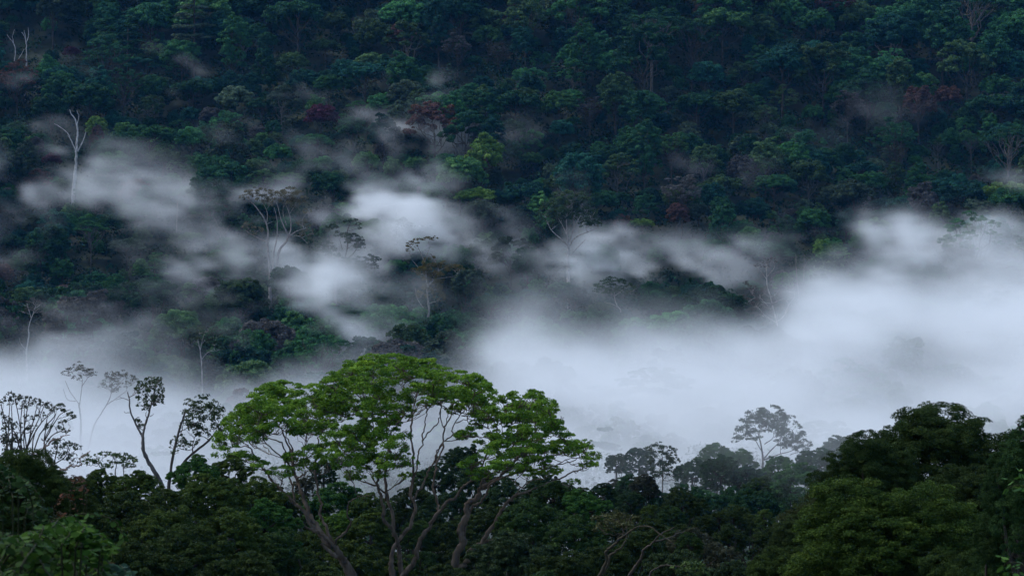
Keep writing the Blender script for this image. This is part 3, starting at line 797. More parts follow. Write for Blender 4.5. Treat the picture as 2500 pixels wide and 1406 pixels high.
traced('broken_tree', 205., [
  ([(412, 1185), (416, 1156), (423, 1109), (433, 1067), (446, 1024), (453, 1005)], 9, 5, 0, 0), ([(440, 1140), (458, 1118), (480, 1099), (510, 1074), (520, 1063)], 8, 5, .5, 1),
  (z5((2080, 870), (2050, 830), (2000, 820)), 3, 1.5, 1, 1), (z5((1890, 1020), (1890, 980), (1920, 940)), 4, 2, .5, -1), (z5((1890, 990), (1820, 1000), (1790, 980)), 2, 1, 0, -1), (z5((1730, 900), (1780, 820), (1800, 720)), 3, 1.5, 0, 1)],
  [(500, 985, 32, 17), (470, 998, 28, 18), (522, 1000, 24, 20), (498, 1012, 36, 20), (532, 1018, 16, 20), (475, 1025, 28, 20), (505, 1040, 34, 20), (528, 1045, 16, 16), (455, 1040, 18, 16), (478, 1055, 28, 18), (440, 1072, 18, 13), (425, 1085, 13, 13), (445, 1092, 16, 10), (428, 1105, 12, 8), (500, 1062, 20, 13), (470, 1080, 20, 12), (460, 985, 14, 10)],
  (.038, .060, .027), (.07, .058, .05), size=.20, dens=.62, foot=(405, 14), twig=.04, fan=3, rngseed=5, lab='dark tree with a lopsided round crown between two leaning trunks, beside the big tree', col='dark green', shape='lopsided', up=.2)
# fine-twigged tree at the left edge
rgt = np.random.default_rng(9)
tips = [(3, 985), (22, 970), (40, 972), (55, 978), (72, 978), (90, 984), (105, 988), (122, 996), (132, 1004), (60, 992), (30, 985), (8, 1020), (28, 1035), (18, 1030), (70, 1025), (100, 1020), (45, 1045), (80, 1050)]
LT = []
for (X, Y) in tips:
    bx = 40 + rgt.normal(0, 14)
    LT.append(([(45 + rgt.normal(0, 6), 1190), (bx + (X - bx) * .25 + rgt.normal(0, 4), 1130), (bx + (X - bx) * .6 + rgt.normal(0, 5), 1060), (X + rgt.normal(0, 2), Y + 12), (X, Y)], 5.5, 1.1, rgt.normal(0, .5), rgt.normal(0, 3)))
PT = [(X, Y - 3, rgt.uniform(11, 18), rgt.uniform(5, 8)) for X, Y in tips] + [(30, 1090, 32, 24), (15, 1120, 30, 26), (50, 1125, 26, 20), (10, 1060, 20, 12)]
traced('fine_branched_tree', 185., LT, PT, (.050, .055, .038), (.06, .05, .043), size=.2, dens=.5, foot=(45, 20), puffy=(1.1, 1.5), twig=.03, fan=4, rngseed=6, lab='grey fine-twigged tree with a flat lacy crown at the left edge', col='grey-brown', shape='lacy', up=.5)
traced('small_tree', 190., [(z5((300, 1230), (420, 1000), (440, 850), (470, 640)), 6, 2, 0, 0), (z5((440, 900), (520, 750), (600, 640), (690, 600)), 4, 1.5, 0, 1), (z5((360, 1100), (500, 870), (620, 800), (640, 780)), 4, 1.5, 0, -1),
  (z5((430, 900), (530, 700), (560, 580)), 3, 1.2, 0, 0), (z5((500, 1250), (560, 1000), (560, 900)), 4, 2, .5, 1), (z5((540, 1130), (640, 1060), (680, 960), (740, 930)), 3.5, 1.5, .5, 0)],
  [(148, 992, 10, 6), (168, 1012, 14, 7), (178, 1018, 8, 6), (152, 1030, 14, 6), (135, 1042, 12, 6), (112, 1044, 10, 9), (155, 1052, 14, 9), (130, 1078, 18, 8), (150, 1082, 22, 10), (170, 1090, 18, 10), (188, 1092, 12, 7), (140, 1100, 18, 12), (165, 1108, 14, 9), (152, 1118, 12, 10), (178, 1118, 15, 10), (115, 1140, 18, 11), (135, 1146, 16, 9), (120, 1150, 18, 8), (182, 1132, 14, 8), (155, 1002, 8, 5)],
  (.045, .060, .036), (.06, .05, .043), size=.2, dens=.6, foot=(85, 14), twig=.03, fan=3, rngseed=7, lab='small grey-green tree of scattered leaf tufts behind the bare twisted branches', col='grey-green', shape='tufted', up=.5)
traced('dead_tree', 150., [(z5((570, 1480), (570, 1400), (565, 1300), (553, 1215), (520, 1130), (480, 1070), (450, 1010), (430, 920), (410, 885)), 8, 3, 0, 0), (z5((440, 1010), (450, 960), (500, 915), (560, 890), (620, 862), (685, 850)), 6, 1.8, 0, -.5),
  (z5((555, 1215), (640, 1190), (690, 1160), (740, 1155), (800, 1140), (785, 1085), (820, 1055), (865, 1035), (885, 1008)), 7, 2, 0, .5), (z5((420, 1130), (380, 1160), (350, 1160), (345, 1090), (335, 1040), (370, 1005), (410, 980)), 4.5, 2, .3, .8),
  (z5((440, 1060), (455, 1110), (380, 1165), (340, 1200), (345, 1225)), 4, 2, .3, 1), (z5((480, 1400), (490, 1330), (495, 1280)), 4, 2, 0, 0), (z5((590, 890), (600, 870), (590, 858)), 2, .8, -.3, -.3), (z5((810, 1050), (800, 1040)), 2, 1, .4, .4), (z5((640, 850), (690, 780), (670, 730)), 1.6, .8, -.4, -.4)],
  [], (.05, .05, .05), (.20, .145, .115), foot=(142, 12), rngseed=8, lab='leafless tan tree with twisted branches above the dark bushes on the left', col='bare', shape='leafless', cat='dead tree', wob=.03)
traced('small_tree', 178., [(z5((1215, 1240), (1210, 1180), (1215, 1100)), 3, 1.5, 0, 0), (z5((1210, 1180), (1260, 1110), (1300, 1080)), 2, 1, 0, 0)],
  [(300, 1112, 13, 7), (292, 1122, 16, 9), (315, 1120, 18, 9), (332, 1124, 11, 8), (300, 1135, 18, 8), (322, 1136, 16, 8)], (.042, .070, .028), BROWN, size=.2, dens=.75, foot=(303, 6), twig=.03, fan=3, rngseed=9, lab='little round tree poking above the dark canopy between the dead tree and the forked tree', col='dark green', shape='round')
traced('small_tree', 178., [(z5((1130, 1210), (1140, 1130), (1110, 1060), (1060, 1040), (980, 1050)), 3, 1.2, 0, 0), (z5((1000, 1180), (960, 1130), (900, 1100)), 2.4, 1, 0, 0)],
  [(262, 1107, 15, 5), (245, 1112, 14, 6), (280, 1110, 8, 5), (228, 1122, 18, 8), (212, 1128, 12, 8), (240, 1128, 12, 6), (270, 1130, 16, 6), (208, 1112, 10, 7), (256, 1140, 20, 7)], (.050, .085, .028), BROWN, size=.2, dens=.7, foot=(282, 6), twig=.03, fan=3, rngseed=10, lab='small green tree with arched flat sprays right of the dead twisted tree', col='mid green', shape='arching')
# ghost trees inside the left fog
traced('forest_tree', 545., [(z5((795, 1000), (790, 930), (792, 700), (770, 530)), 7, 4, 0, 0), (z5((780, 560), (800, 400), (810, 300)), 3, 1.5, 0, 0), (z5((770, 540), (690, 430), (640, 320)), 3, 1.2, 0, 2), (z5((800, 380), (860, 290), (900, 250)), 2, 1, 0, -2), (z5((740, 520), (660, 500), (620, 400)), 2.5, 1, 0, -2)],
  [(190, 893, 13, 5), (205, 900, 14, 6), (222, 908, 13, 5), (208, 910, 14, 6), (175, 905, 14, 5), (160, 912, 10, 4), (188, 922, 12, 5), (228, 915, 8, 4)], (.06, .055, .03), (.15, .13, .11), size=.3, dens=.5, foot=(199, 9), puffy=(1.1, 1.6), twig=.07, fan=3, rngseed=12, lab='ghostly thin tree wrapped in fog, left one of two at the left', col='grey-brown', shape='ghostly')
traced('forest_tree', 550., [(z5((860, 1000), (880, 920), (925, 750), (1010, 610), (1080, 480), (1100, 340)), 6, 2, 0, 0), (z5((1040, 560), (1140, 490), (1240, 420)), 3, 1.2, 0, -1), (z5((1095, 420), (1180, 340), (1220, 290)), 2.5, 1, 0, 1)],
  [(268, 918, 12, 5), (282, 914, 13, 5), (300, 912, 13, 5), (290, 925, 16, 6), (265, 930, 14, 6), (318, 922, 12, 5), (330, 930, 9, 4), (252, 942, 12, 5), (285, 940, 16, 6), (308, 940, 12, 5), (275, 952, 14, 5)], (.06, .058, .03), (.15, .13, .11), size=.3, dens=.5, foot=(216, 8), puffy=(1.1, 1.6), twig=.07, fan=3, rngseed=13, lab='ghostly leaning tree wrapped in fog, right one of two at the left', col='grey-brown', shape='ghostly')

# trees of the far slope with limbs of their own -------------------------------------------
z6 = lambda *p: zz(4.6875, 550, 400, p)
traced('forest_tree', 795., [(z6((512, 1250), (490, 1000), (482, 900), (487, 760), (450, 640), (400, 560), (330, 470), (250, 400)), 7, 2, 0, 3), (z6((540, 1210), (560, 1000), (590, 850), (592, 650), (560, 500)), 5, 1.5, 1, 3), (z6((590, 1200), (615, 1000), (690, 900), (720, 830), (690, 760), (640, 640), (600, 480)), 8, 2, 0, -2),
  (z6((715, 840), (750, 750), (740, 600), (700, 480)), 5, 1.6, 0, 2), (z6((715, 850), (800, 780), (930, 735)), 4.5, 1.5, 0, -2), (z6((740, 840), (850, 830), (950, 920)), 3, 1, 0, -2), (z6((900, 740), (880, 650), (940, 560), (1000, 570)), 2, 1, -1, -2), (z6((480, 900), (400, 860), (300, 810), (230, 760)), 3, 1.2, 0, 2),
  (z6((470, 700), (480, 560), (400, 380)), 2.5, 1.2, 1, 2), (z6((480, 690), (540, 660)), 2, .8, 1, 1), (z6((700, 700), (660, 560), (680, 420)), 2, 1, 0, 1), (z6((745, 560), (800, 470)), 2, 1, 1, 0)],
  [(603, 478, 13, 5), (618, 470, 15, 5), (640, 472, 14, 6), (655, 478, 14, 6), (672, 485, 16, 6), (690, 478, 18, 6), (708, 470, 18, 6), (728, 478, 16, 6), (742, 490, 11, 5), (640, 490, 16, 6), (700, 492, 18, 6), (722, 498, 14, 5), (752, 515, 10, 4), (735, 545, 13, 5), (748, 552, 9, 4), (605, 552, 13, 4), (630, 560, 13, 4), (615, 570, 10, 3), (590, 485, 8, 3), (660, 497, 10, 4), (755, 570, 11, 5), (738, 570, 8, 4)],
  (.12, .11, .062), (.24, .21, .19), size=.36, dens=.75, foot=(665, 12), puffy=(1.15, 2.1), twig=.09, fan=5, rngseed=14, layer='hill', lab='tall open-crowned tree with pale forked trunks standing in the mist', col='grey-brown', shape='forked')
traced('forest_tree', 788., [(z6((1255, 1300), (1245, 1170), (1200, 1020), (1160, 900)), 5, 2.5, 0, 0), (z6((1350, 1270), (1365, 1100), (1400, 940), (1390, 800), (1430, 680)), 6, 2, .5, 1), (z6((1365, 1110), (1480, 1010), (1520, 900)), 4, 1.6, .5, -1), (z6((1380, 1110), (1480, 1090), (1600, 1060)), 3.5, 1.5, .5, 0), (z6((1340, 980), (1310, 870)), 3, 1.5, .5, 0), (z6((1260, 1240), (1310, 1120)), 2.5, 1.2, 0, 1)],
  [(815, 556, 13, 7), (803, 560, 10, 6), (790, 588, 16, 8), (784, 604, 17, 9), (804, 606, 18, 9), (790, 620, 18, 8), (812, 622, 18, 8), (832, 574, 15, 8), (846, 578, 16, 9), (862, 582, 18, 9), (880, 590, 15, 8), (856, 598, 20, 9), (884, 602, 10, 6), (848, 541, 9, 5), (862, 537, 11, 4), (875, 548, 7, 4), (879, 558, 5, 3), (806, 638, 18, 8), (840, 640, 16, 8), (862, 640, 20, 9), (884, 648, 20, 9), (906, 630, 17, 6), (918, 634, 12, 5), (900, 642, 16, 7), (912, 652, 12, 6), (826, 655, 14, 7), (870, 655, 20, 8)],
  (.030, .055, .026), (.12, .10, .09), size=.42, dens=1.2, foot=(826, 12), puffy=(1.05, 1.25), twig=.08, fan=3, rngseed=15, layer='hill', lab='dark tree of stacked leafy pads on black trunks right of the pale forked tree', col='dark green', shape='padded')
z7 = lambda *p: zz(2.557, 800, 350, p)
traced('forest_tree', 778., [(z7((632, 1030), (622, 900), (680, 840), (690, 780), (650, 760 - 60), (640, 690)), 6, 2, 0, 0), (z7((622, 900), (610, 790), (600, 730), (560, 640)), 4, 1.5, 0, 1), (z7((650, 850), (720, 840), (790, 830)), 2.5, 1, 0, -2), (z7((600, 1030), (560, 970), (545, 900)), 2, 1, 0, 1), (z7((605, 740), (640, 640)), 2.5, 1, 0, 0), (z7((570, 780), (520, 720)), 1.6, .8, 0, 1)],
  [(1050, 640, 16, 13), (1056, 660, 24, 16), (1040, 668, 22, 14), (1062, 680, 22, 14), (1050, 695, 20, 14), (1085, 650, 18, 8), (1105, 655, 20, 7), (1122, 655, 12, 6), (1066, 700, 18, 14), (1075, 725, 16, 14), (1005, 598, 13, 6), (1020, 590, 12, 6), (1042, 583, 11, 4), (1060, 583, 9, 4), (1000, 610, 9, 4), (1010, 660, 8, 4), (1030, 720, 14, 10)],
  (.105, .092, .030), (.26, .23, .20), size=.42, dens=.9, foot=(1046, 9), puffy=(1.1, 1.4), twig=.08, fan=3, rngseed=16, layer='hill', lab='ochre tree hung with foliage on bare pale trunks in the central mist', col='ochre', shape='ragged')
traced('forest_tree', 815., [(z7((1502, 840), (1500, 780), (1500, 720), (1502, 650)), 9, 8, 0, 0), (z7((1500, 660), (1495, 560), (1490, 480), (1500, 400)), 5, 1.8, 0, 1), (z7((1500, 640), (1460, 600), (1395, 540), (1370, 480)), 4.5, 1.6, 0, -2), (z7((1510, 640), (1545, 590), (1620, 555), (1690, 530)), 4.5, 1.5, 0, 2),
  (z7((1505, 600), (1470, 520), (1440, 470)), 4, 1.5, 0, 3), (z7((1515, 700), (1570, 640), (1610, 600)), 2.5, 1, 0, -3), (z7((1510, 620), (1540, 520), (1580, 450)), 4, 1.5, 0, -3)],
  [(1330, 520, 18, 10), (1345, 500, 24, 12), (1372, 488, 28, 12), (1402, 488, 28, 12), (1425, 502, 24, 12), (1360, 512, 28, 12), (1395, 510, 28, 12), (1440, 520, 20, 11), (1335, 538, 20, 9), (1372, 530, 26, 10), (1412, 530, 24, 10), (1448, 540, 18, 9), (1355, 548, 14, 6), (1430, 548, 16, 6), (1388, 475, 18, 7), (1460, 548, 10, 5)],
  (.036, .066, .028), (.30, .27, .25), size=.48, dens=1.0, foot=(1387, 11), puffy=(1.05, 1.5), twig=.1, fan=4, rngseed=17, layer='hill', lab='tall emergent tree with a pale trunk fanning into a broad green crown', col='mid green', shape='fan')
traced('forest_tree', 770., [(z7((1830, 1040), (1800, 1000), (1790, 940), (1800, 870)), 3, 1.4, 0, 0), (z7((1820, 1030), (1780, 1005), (1725, 990)), 2.2, 1, 0, -1), (z7((1795, 950), (1850, 910), (1890, 880)), 2, 1, 0, 1), (z7((1795, 950), (1730, 910), (1690, 890)), 2, 1, 0, 0)],
  [(1462, 698, 14, 5), (1478, 690, 16, 6), (1497, 684, 18, 6), (1515, 690, 16, 6), (1533, 697, 14, 6), (1548, 706, 9, 5), (1470, 706, 16, 6), (1495, 702, 20, 7), (1520, 708, 18, 7), (1540, 716, 14, 6), (1485, 714, 16, 5), (1455, 710, 10, 4)],
  (.032, .062, .026), (.22, .2, .18), size=.4, dens=.8, foot=(1512, 6), puffy=(1.05, 1.3), twig=.08, fan=3, rngseed=18, layer='hill', lab='flat-topped dark tree at the upper edge of the white fog bank', col='dark green', shape='flat-topped')
z9 = lambda *p: zz(2.557, 1600, 350, p)
traced('forest_tree', 788., [(z9((760, 1120), (740, 1050), (715, 945), (698, 890), (695, 830), (692, 770)), 4, 1.6, 0, 0), (z9((695, 850), (660, 800), (640, 780)), 2, 1, 0, 0), (z9((700, 830), (740, 780), (742, 750)), 2, 1, 0, 0), (z9((760, 1110), (800, 1080), (830, 1010), (820, 980), (860, 960)), 2.6, 1, -2, -3), (z9((830, 1010), (865, 965), (868, 945)), 1.6, .8, -3, -3),
  (z9((700, 1010), (640, 960), (570, 995)), 1.8, .8, -2, -3), (z9((720, 1000), (660, 985), (650, 940)), 1.6, .8, -2, -3), (z9((760, 1120), (680, 1070), (650, 1030)), 2, 1, -1, -3)],
  [(1850, 650, 10, 5), (1870, 640, 10, 8), (1889, 638, 10, 8), (1872, 650, 10, 6), (1830, 700, 20, 13), (1855, 715, 26, 15), (1885, 715, 26, 15), (1910, 725, 24, 15), (1845, 740, 28, 16), (1880, 745, 30, 17), (1915, 750, 24, 15), (1860, 765, 26, 14), (1895, 770, 24, 12), (1930, 710, 16, 10), (1820, 735, 20, 12)],
  (.074, .062, .050), (.34, .30, .27), size=.34, dens=.36, foot=(1898, 7), twig=.07, fan=5, rngseed=19, layer='hill', lab='grey-brown twiggy tree with white bare limbs above the right fog bank', col='grey-brown', shape='twiggy')
traced('forest_tree', 800., [(z9((885, 860), (880, 790), (877, 730), (876, 690)), 1.8, 1, 0, 0), (z9((925, 860), (928, 790), (930, 700)), 1.8, 1, 1, 1), (z9((928, 780), (945, 740)), 1.4, .8, 1, 1)],
  [(1944, 624, 6, 7), (1945, 636, 7, 7), (1963, 618, 7, 6), (1968, 630, 6, 5), (1960, 640, 6, 4), (1952, 655, 9, 5), (1975, 632, 5, 4), (1942, 645, 5, 5)], (.034, .060, .026), (.2, .17, .15), size=.34, dens=.8, foot=(1955, 4), twig=.05, fan=2, rngseed=20, layer='hill', lab='pair of slim poles tipped with small leaf tufts beside the twiggy grey tree', col='dark green', shape='pole-like')
z0 = lambda *p: zz(2.0, 0, 0, p)
traced('dead_tree', 960., [(z0((368, 830), (372, 760), (375, 690), (378, 640), (370, 590), (350, 560), (340, 535)), 8, 2, 0, 0), (z0((372, 745), (350, 690), (320, 640), (265, 605)), 4, 1.4, 0, 1), (z0((378, 740), (405, 690), (420, 645)), 4.5, 2, 0, -1), (z0((375, 610), (385, 570), (375, 540)), 2.5, 1, 0, 0), (z0((345, 680), (330, 660)), 1.6, .8, 0, 0)],
  [], (.1, .1, .1), (.36, .34, .33), foot=(184, 10), rngseed=21, layer='hill', lab='dead white tree with a bare forked trunk at the left above the mist', col='white', shape='leafless', cat='dead tree', wob=.08)
traced('dead_tree', 1045., [(z0((130, 305), (128, 240), (125, 190), (105, 160)), 4, 1.5, 0, 0), (z0((128, 210), (140, 170), (138, 135)), 2.6, 1.2, 0, 0), (z0((125, 190), (118, 150)), 2, 1, 0, 0), (z0((70, 300), (75, 240), (55, 200), (35, 170)), 3, 1, 1, 2), (z0((75, 240), (60, 180), (72, 145)), 2, 1, 1, 1), (z0((90, 290), (118, 240)), 2, 1, .5, 0)],
  [], (.1, .1, .1), (.34, .31, .31), foot=(62, 5), rngseed=22, layer='hill', lab='dead grey tree with several bare trunks near the upper left corner', col='grey', shape='leafless', cat='dead tree', wob=.08)
z4 = lambda *p: zz(2.557, 0, 350, p)
traced('forest_tree', 728., [(z4((168, 1410), (165, 1300), (180, 1200), (178, 1150), (200, 1080), (225, 1010)), 5.5, 1.5, 0, 0), (z4((165, 1290), (130, 1250), (122, 1215)), 2, 1, 0, 0), (z4((195, 1090), (180, 1040), (170, 1000)), 2, 1, 0, 1), (z4((205, 1070), (240, 1030)), 1.6, .8, 0, -1)],
  [(60, 742, 16, 7), (80, 735, 18, 8), (98, 742, 14, 7), (70, 755, 18, 7), (92, 760, 14, 6), (55, 760, 12, 6)], (.072, .066, .054), (.36, .33, .31), size=.34, dens=.35, foot=(66, 6), twig=.07, fan=4, rngseed=23, layer='hill', lab='wispy grey tree on a pale bent stem at the left above the fog', col='grey-brown', shape='wispy')
traced('forest_tree', 700., [(z4((1262, 1560), (1260, 1400), (1250, 1300), (1235, 1230)), 4.5, 2, 0, 0), (z4((1258, 1350), (1290, 1310), (1340, 1280)), 2.4, 1, 0, -1), (z4((1250, 1290), (1265, 1220), (1280, 1180)), 2.2, 1, 0, 1)],
  [(488, 808, 20, 11), (510, 800, 22, 12), (530, 815, 16, 10), (500, 825, 24, 12), (522, 835, 20, 11), (480, 830, 16, 10), (535, 850, 14, 8)], (.034, .052, .026), (.38, .35, .32), size=.4, dens=.7, foot=(494, 6), twig=.07, fan=3, rngseed=24, layer='hill', lab='dark tree on a straight pale trunk rooted in the left fog', col='dark green', shape='straight')
traced('forest_tree', 735., [(z4((412, 1000), (412, 930), (415, 880)), 3.5, 1.4, 0, 0), (z4((412, 940), (360, 945), (325, 985)), 1.6, .8, 0, -1), (z4((412, 960), (470, 970), (545, 968)), 1.6, .8, 0, 1), (z4((414, 900), (380, 890), (350, 895)), 1.4, .7, 0, 1), (z4((414, 895), (450, 900), (470, 920)), 1.4, .7, 0, -1)],
  [(155, 700, 12, 4), (165, 697, 12, 4), (145, 712, 12, 4), (180, 710, 10, 4), (200, 728, 10, 3)], (.085, .058, .045), (.2, .15, .13), size=.3, dens=.35, foot=(161, 4), twig=.06, fan=3, rngseed=25, layer='hill', lab='rust-coloured thin tree with level bare branches in the left mist', col='russet brown', shape='thin')
traced('dead_tree', 820., [(z4((1108, 370), (1118, 330), (1132, 305)), 3, 1.4, 0, 0), (z4((1118, 335), (1108, 318)), 1.4, .8, 0, 0)], [], (.1, .1, .1), (.16, .14, .12), foot=(433, 3), rngseed=26, layer='hill', lab='short broken stump of a trunk jutting above a dark dome in the mist', col='dark', shape='broken', cat='dead tree')
# half-veiled trees in the valley, lower right
z3 = lambda *p: zz(2.2727, 1400, 820, p)
traced('forest_tree', 405., [(z3((1050, 720), (1050, 660), (1040, 600), (1030, 540), (1060, 480)), 6, 2, 0, 0), (z3((1050, 690), (1090, 640), (1130, 600), (1160, 560)), 4, 1.5, 0, 1), (z3((1045, 640), (1010, 580), (980, 540)), 3, 1.2, 0, -1), (z3((1130, 660), (1200, 640), (1260, 620)), 3, 1, 0, 0), (z3((1050, 690), (1130, 660)), 4, 3, 0, 0), (z3((1060, 600), (1110, 560), (1100, 500)), 2.5, 1, 0, 2), (z3((1200, 660), (1250, 640)), 2, 1, 0, 0)],
  [(1850, 1012, 26, 10), (1878, 1006, 28, 10), (1900, 1016, 22, 11), (1840, 1028, 28, 12), (1875, 1025, 30, 12), (1822, 1045, 22, 11), (1850, 1045, 26, 11), (1895, 1040, 24, 13), (1920, 1034, 24, 12), (1905, 1055, 24, 12), (1935, 1052, 24, 13), (1920, 1072, 24, 12), (1948, 1072, 20, 12), (1962, 1085, 18, 10), (1935, 1088, 20, 9), (1905, 1085, 18, 9), (1815, 1062, 18, 9), (1840, 1066, 20, 8), (1955, 1098, 16, 7), (1800, 1075, 12, 6)],
  (.038, .062, .032), (.16, .14, .12), size=.3, dens=.75, foot=(1862, 9), puffy=(1.15, 1.5), twig=.06, fan=3, rngseed=27, lab='spreading tree half veiled by fog, tallest of the valley trees at lower right', col='grey-green', shape='spreading')
traced('forest_tree', 355., [(z3((495, 800), (495, 730), (492, 660), (490, 610)), 3.5, 1.5, 0, 0), (z3((495, 720), (520, 680), (550, 640)), 2, 1, 0, 0), (z3((492, 690), (460, 670), (430, 640)), 2, 1, 0, 1)],
  [(1612, 1088, 16, 6), (1602, 1096, 20, 7), (1628, 1098, 20, 7), (1590, 1112, 16, 6), (1612, 1112, 24, 8), (1640, 1114, 14, 6), (1600, 1128, 20, 7), (1630, 1128, 22, 7), (1648, 1125, 12, 6), (1640, 1142, 20, 8), (1608, 1146, 22, 7), (1655, 1152, 14, 7), (1625, 1160, 30, 9), (1660, 1165, 14, 7)], (.034, .056, .030), (.14, .12, .1), size=.28, dens=.75, foot=(1618, 6), puffy=(1.1, 1.4), twig=.05, fan=3, rngseed=28, lab='small layered tree in thin fog left of the spreading veiled tree', col='grey-green', shape='layered')
# bent bare limbs low in the centre right
z8 = lambda *p: zz(4.1667, 1400, 1150, p)
traced('leaning_tree', 118., [(z8((230, 1120), (300, 1000), (340, 900), (330, 830), (370, 780), (440, 730), (460, 690), (540, 640), (600, 590), (690, 560), (790, 565), (880, 640), (960, 690), (1040, 760)), 10, 2, 0, -3), (z8((300, 1040), (350, 940), (370, 860), (420, 820), (500, 760), (530, 700), (545, 660)), 9, 3, 0, .6), (z8((450, 700), (455, 660), (520, 620)), 3, 1.5, 0, .5)],
  [(1478, 1265, 34, 10), (1505, 1258, 32, 9), (1530, 1262, 30, 10), (1490, 1280, 36, 12), (1520, 1282, 32, 12), (1470, 1290, 22, 10)], (.045, .052, .020), (.052, .044, .03), size=.16, dens=.8, foot=(1430, 16), twig=.03, fan=3, rngseed=29, lab='crooked mossy tree arching over at bottom centre with a dark olive cap of leaves', col='olive green', shape='crooked')
traced('leaning_tree', 125., [(z8((540, 1120), (600, 1010), (660, 930), (700, 850), (710, 800), (780, 750), (840, 690), (880, 640), (960, 600), (1030, 568)), 9, 2.5, 0, -1), (z8((830, 715), (920, 690), (1000, 665), (1060, 630), (1140, 608)), 5, 2, -.5, 1), (z8((1140, 600), (1170, 550), (1185, 505), (1230, 465)), 1.6, .7, 1, 1)],
  [], (.1, .1, .1), (.056, .046, .037), foot=(1515, 13), rngseed=30, lab='leafless leaning limb forking to the right beneath the brown bushes', col='bare', shape='leafless', cat='dead tree')
traced('leaning_tree', 112., [(z8((760, 1120), (790, 1030), (850, 980), (930, 955), (1010, 960), (1110, 965), (1180, 945), (1260, 955), (1340, 965), (1400, 930)), 6, 1.6, 0, -2), (z8((1400, 935), (1450, 880), (1420, 830)), 1.6, .8, -2, -2), (z8((1240, 950), (1300, 990)), 1.4, .7, -1, -1)],
  [(1690, 1385, 32, 16, -2), (1660, 1392, 28, 14, -1), (1715, 1398, 24, 14, -2)], (.050, .085, .024), (.05, .042, .034), size=.15, dens=.8, foot=(1578, 9), twig=.025, fan=3, rngseed=31, lab='low arched branch ending in a green leaf cluster at the bottom edge right of centre', col='mid green', shape='arched')
print('traced', round(time.time() - T0, 1))

# ------------------------------------------------------------------ near canopy
def near_lobes(kind, rg):
    Lb = []
    if kind in ('dome', 'round', 'ragged', 'tall'):
        asp = {'dome': .85, 'round': 1.0, 'ragged': .9, 'tall': 1.9}[kind]
        k = 34 if kind != 'ragged' else 30
        for i in range(k):
            t = (i + .5) / k; z = 1 - 1.75 * t; a = i * 2.39996 + rg.normal(0, .3); rr = math.sqrt(max(0, 1 - z * z)) if z > 0 else 1 - .35 * z * z
            q = rg.uniform(.64, .8) if kind != 'ragged' else rg.uniform(.52, .92)
            Lb.append(((rr * math.cos(a) * q, rr * math.sin(a) * q, asp * (z * q * (1 if z > 0 else 1.5) - .98)), np.array([1, 1, .8 if kind != 'tall' else .95]) * rg.uniform(.2, .36)))
    else:
        for i in range(30):
            t = (i + .5) / 30; a = i * 2.39996 + rg.normal(0, .3); rr = math.sqrt(t) * .85
            Lb.append(((rr * math.cos(a), rr * math.sin(a), -.12 - .45 * rr ** 2 + rg.normal(0, .06) - (.25 if i % 3 == 0 else 0)), np.array([1, 1, .5]) * rg.uniform(.18, .28)))
    return Lb

NEAR = {}
for i, (k, fine, nl, sz) in enumerate((('dome', 0, 48000, .058), ('round', 0, 48000, .058), ('ragged', 0, 44000, .058), ('tall', 0, 46000, .060), ('dome', 1, 230000, .027), ('ragged', 1, 200000, .027), ('tall', 1, 150000, .033))):
    for v in range(2 if not fine or k == 'dome' else 1):
        rg = np.random.default_rng(500 + 10 * i + v)
        lb = near_lobes(k, rg)
        if fine: lb = [(c, r_ * 1.2) for c, r_ in lb] + [(tuple(np.array(c) * np.array([.55, .55, 1.]) - np.array([0, 0, .12])), r_ * 1.3) for c, r_ in lb[::2]]
        V, T = puff_leaves(rg, lb, nl, sz, sub=16 if not fine else 30, subr=.34 if not fine else .27, zmin=-.5, up=.4 if not fine else .25, fill=.75, aspect=.45, tone_spread=.2)
        NEAR.setdefault((k, fine), []).append(make_mesh('crown', V, quads_of(len(V)), M_GLOSS if fine else M_LEAF, {'tone': T}))

def near_trunk(h, r, R_):
    """trunk of height h with a few limbs spreading to the crown of radius R_"""
    Wd = Wood()
    s = np.linspace(0, 1, 7)
    pts = np.stack([rng.normal(0, .12, 7).cumsum() * .5, rng.normal(0, .12, 7).cumsum() * .5, -1 + (h + 1) * s], -1)
    pts[:, :2] -= pts[-1, :2]
    Wd.add(pts, r * (1.3 - .6 * s), 7)
    for q in range(5):
        a = q * 1.26 + rng.uniform(-.3, .3)
        limb(Wd, rng, pts[rng.integers(4, 7)], np.array([math.cos(a) * R_ * .6, math.sin(a) * R_ * .6, h + R_ * rng.uniform(.1, .5)]), r * .55, r * .2, .1, 5, 7)
    return Wd.mesh('trunk')

def near_tree(X, YT, WP, d, kind, colw, lab=None, fine=0, tint=None, sq=1., sparse=False):
    x = (X - 1250) / F * d; zt = (703 - YT) / F * d
    r = WP * .5 * d / F
    g = float(H(x, d)) - .5
    o = bpy.data.objects.new('forest_tree', None); COL.objects.link(o)
    o.location = (x, d, g); o.empty_display_size = .5
    o.rotation_euler = (0, 0, rng.uniform(0, 6.28))
    lst = NEAR[(kind, fine)]
    c = link('crown', lst[rng.integers(len(lst))], o)
    c.location = (0, 0, zt - g); c.scale = (r, r, r * sq)
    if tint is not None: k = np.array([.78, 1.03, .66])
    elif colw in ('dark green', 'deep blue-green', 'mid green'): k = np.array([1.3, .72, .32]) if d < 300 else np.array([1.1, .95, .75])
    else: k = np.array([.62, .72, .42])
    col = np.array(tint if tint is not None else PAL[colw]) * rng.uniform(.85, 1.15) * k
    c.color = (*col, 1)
    t = link('trunk', near_trunk(max(1., zt - g - r * 1.0), max(.16, min(.4, r * .07)), r), o); t.color = (.035, .029, .024, 1)
    THINGS.append(dict(o=o, x=X, y=YT + WP * .3, col=colw, shape=SHAPE[kind], layer='front', label=lab, group=None))

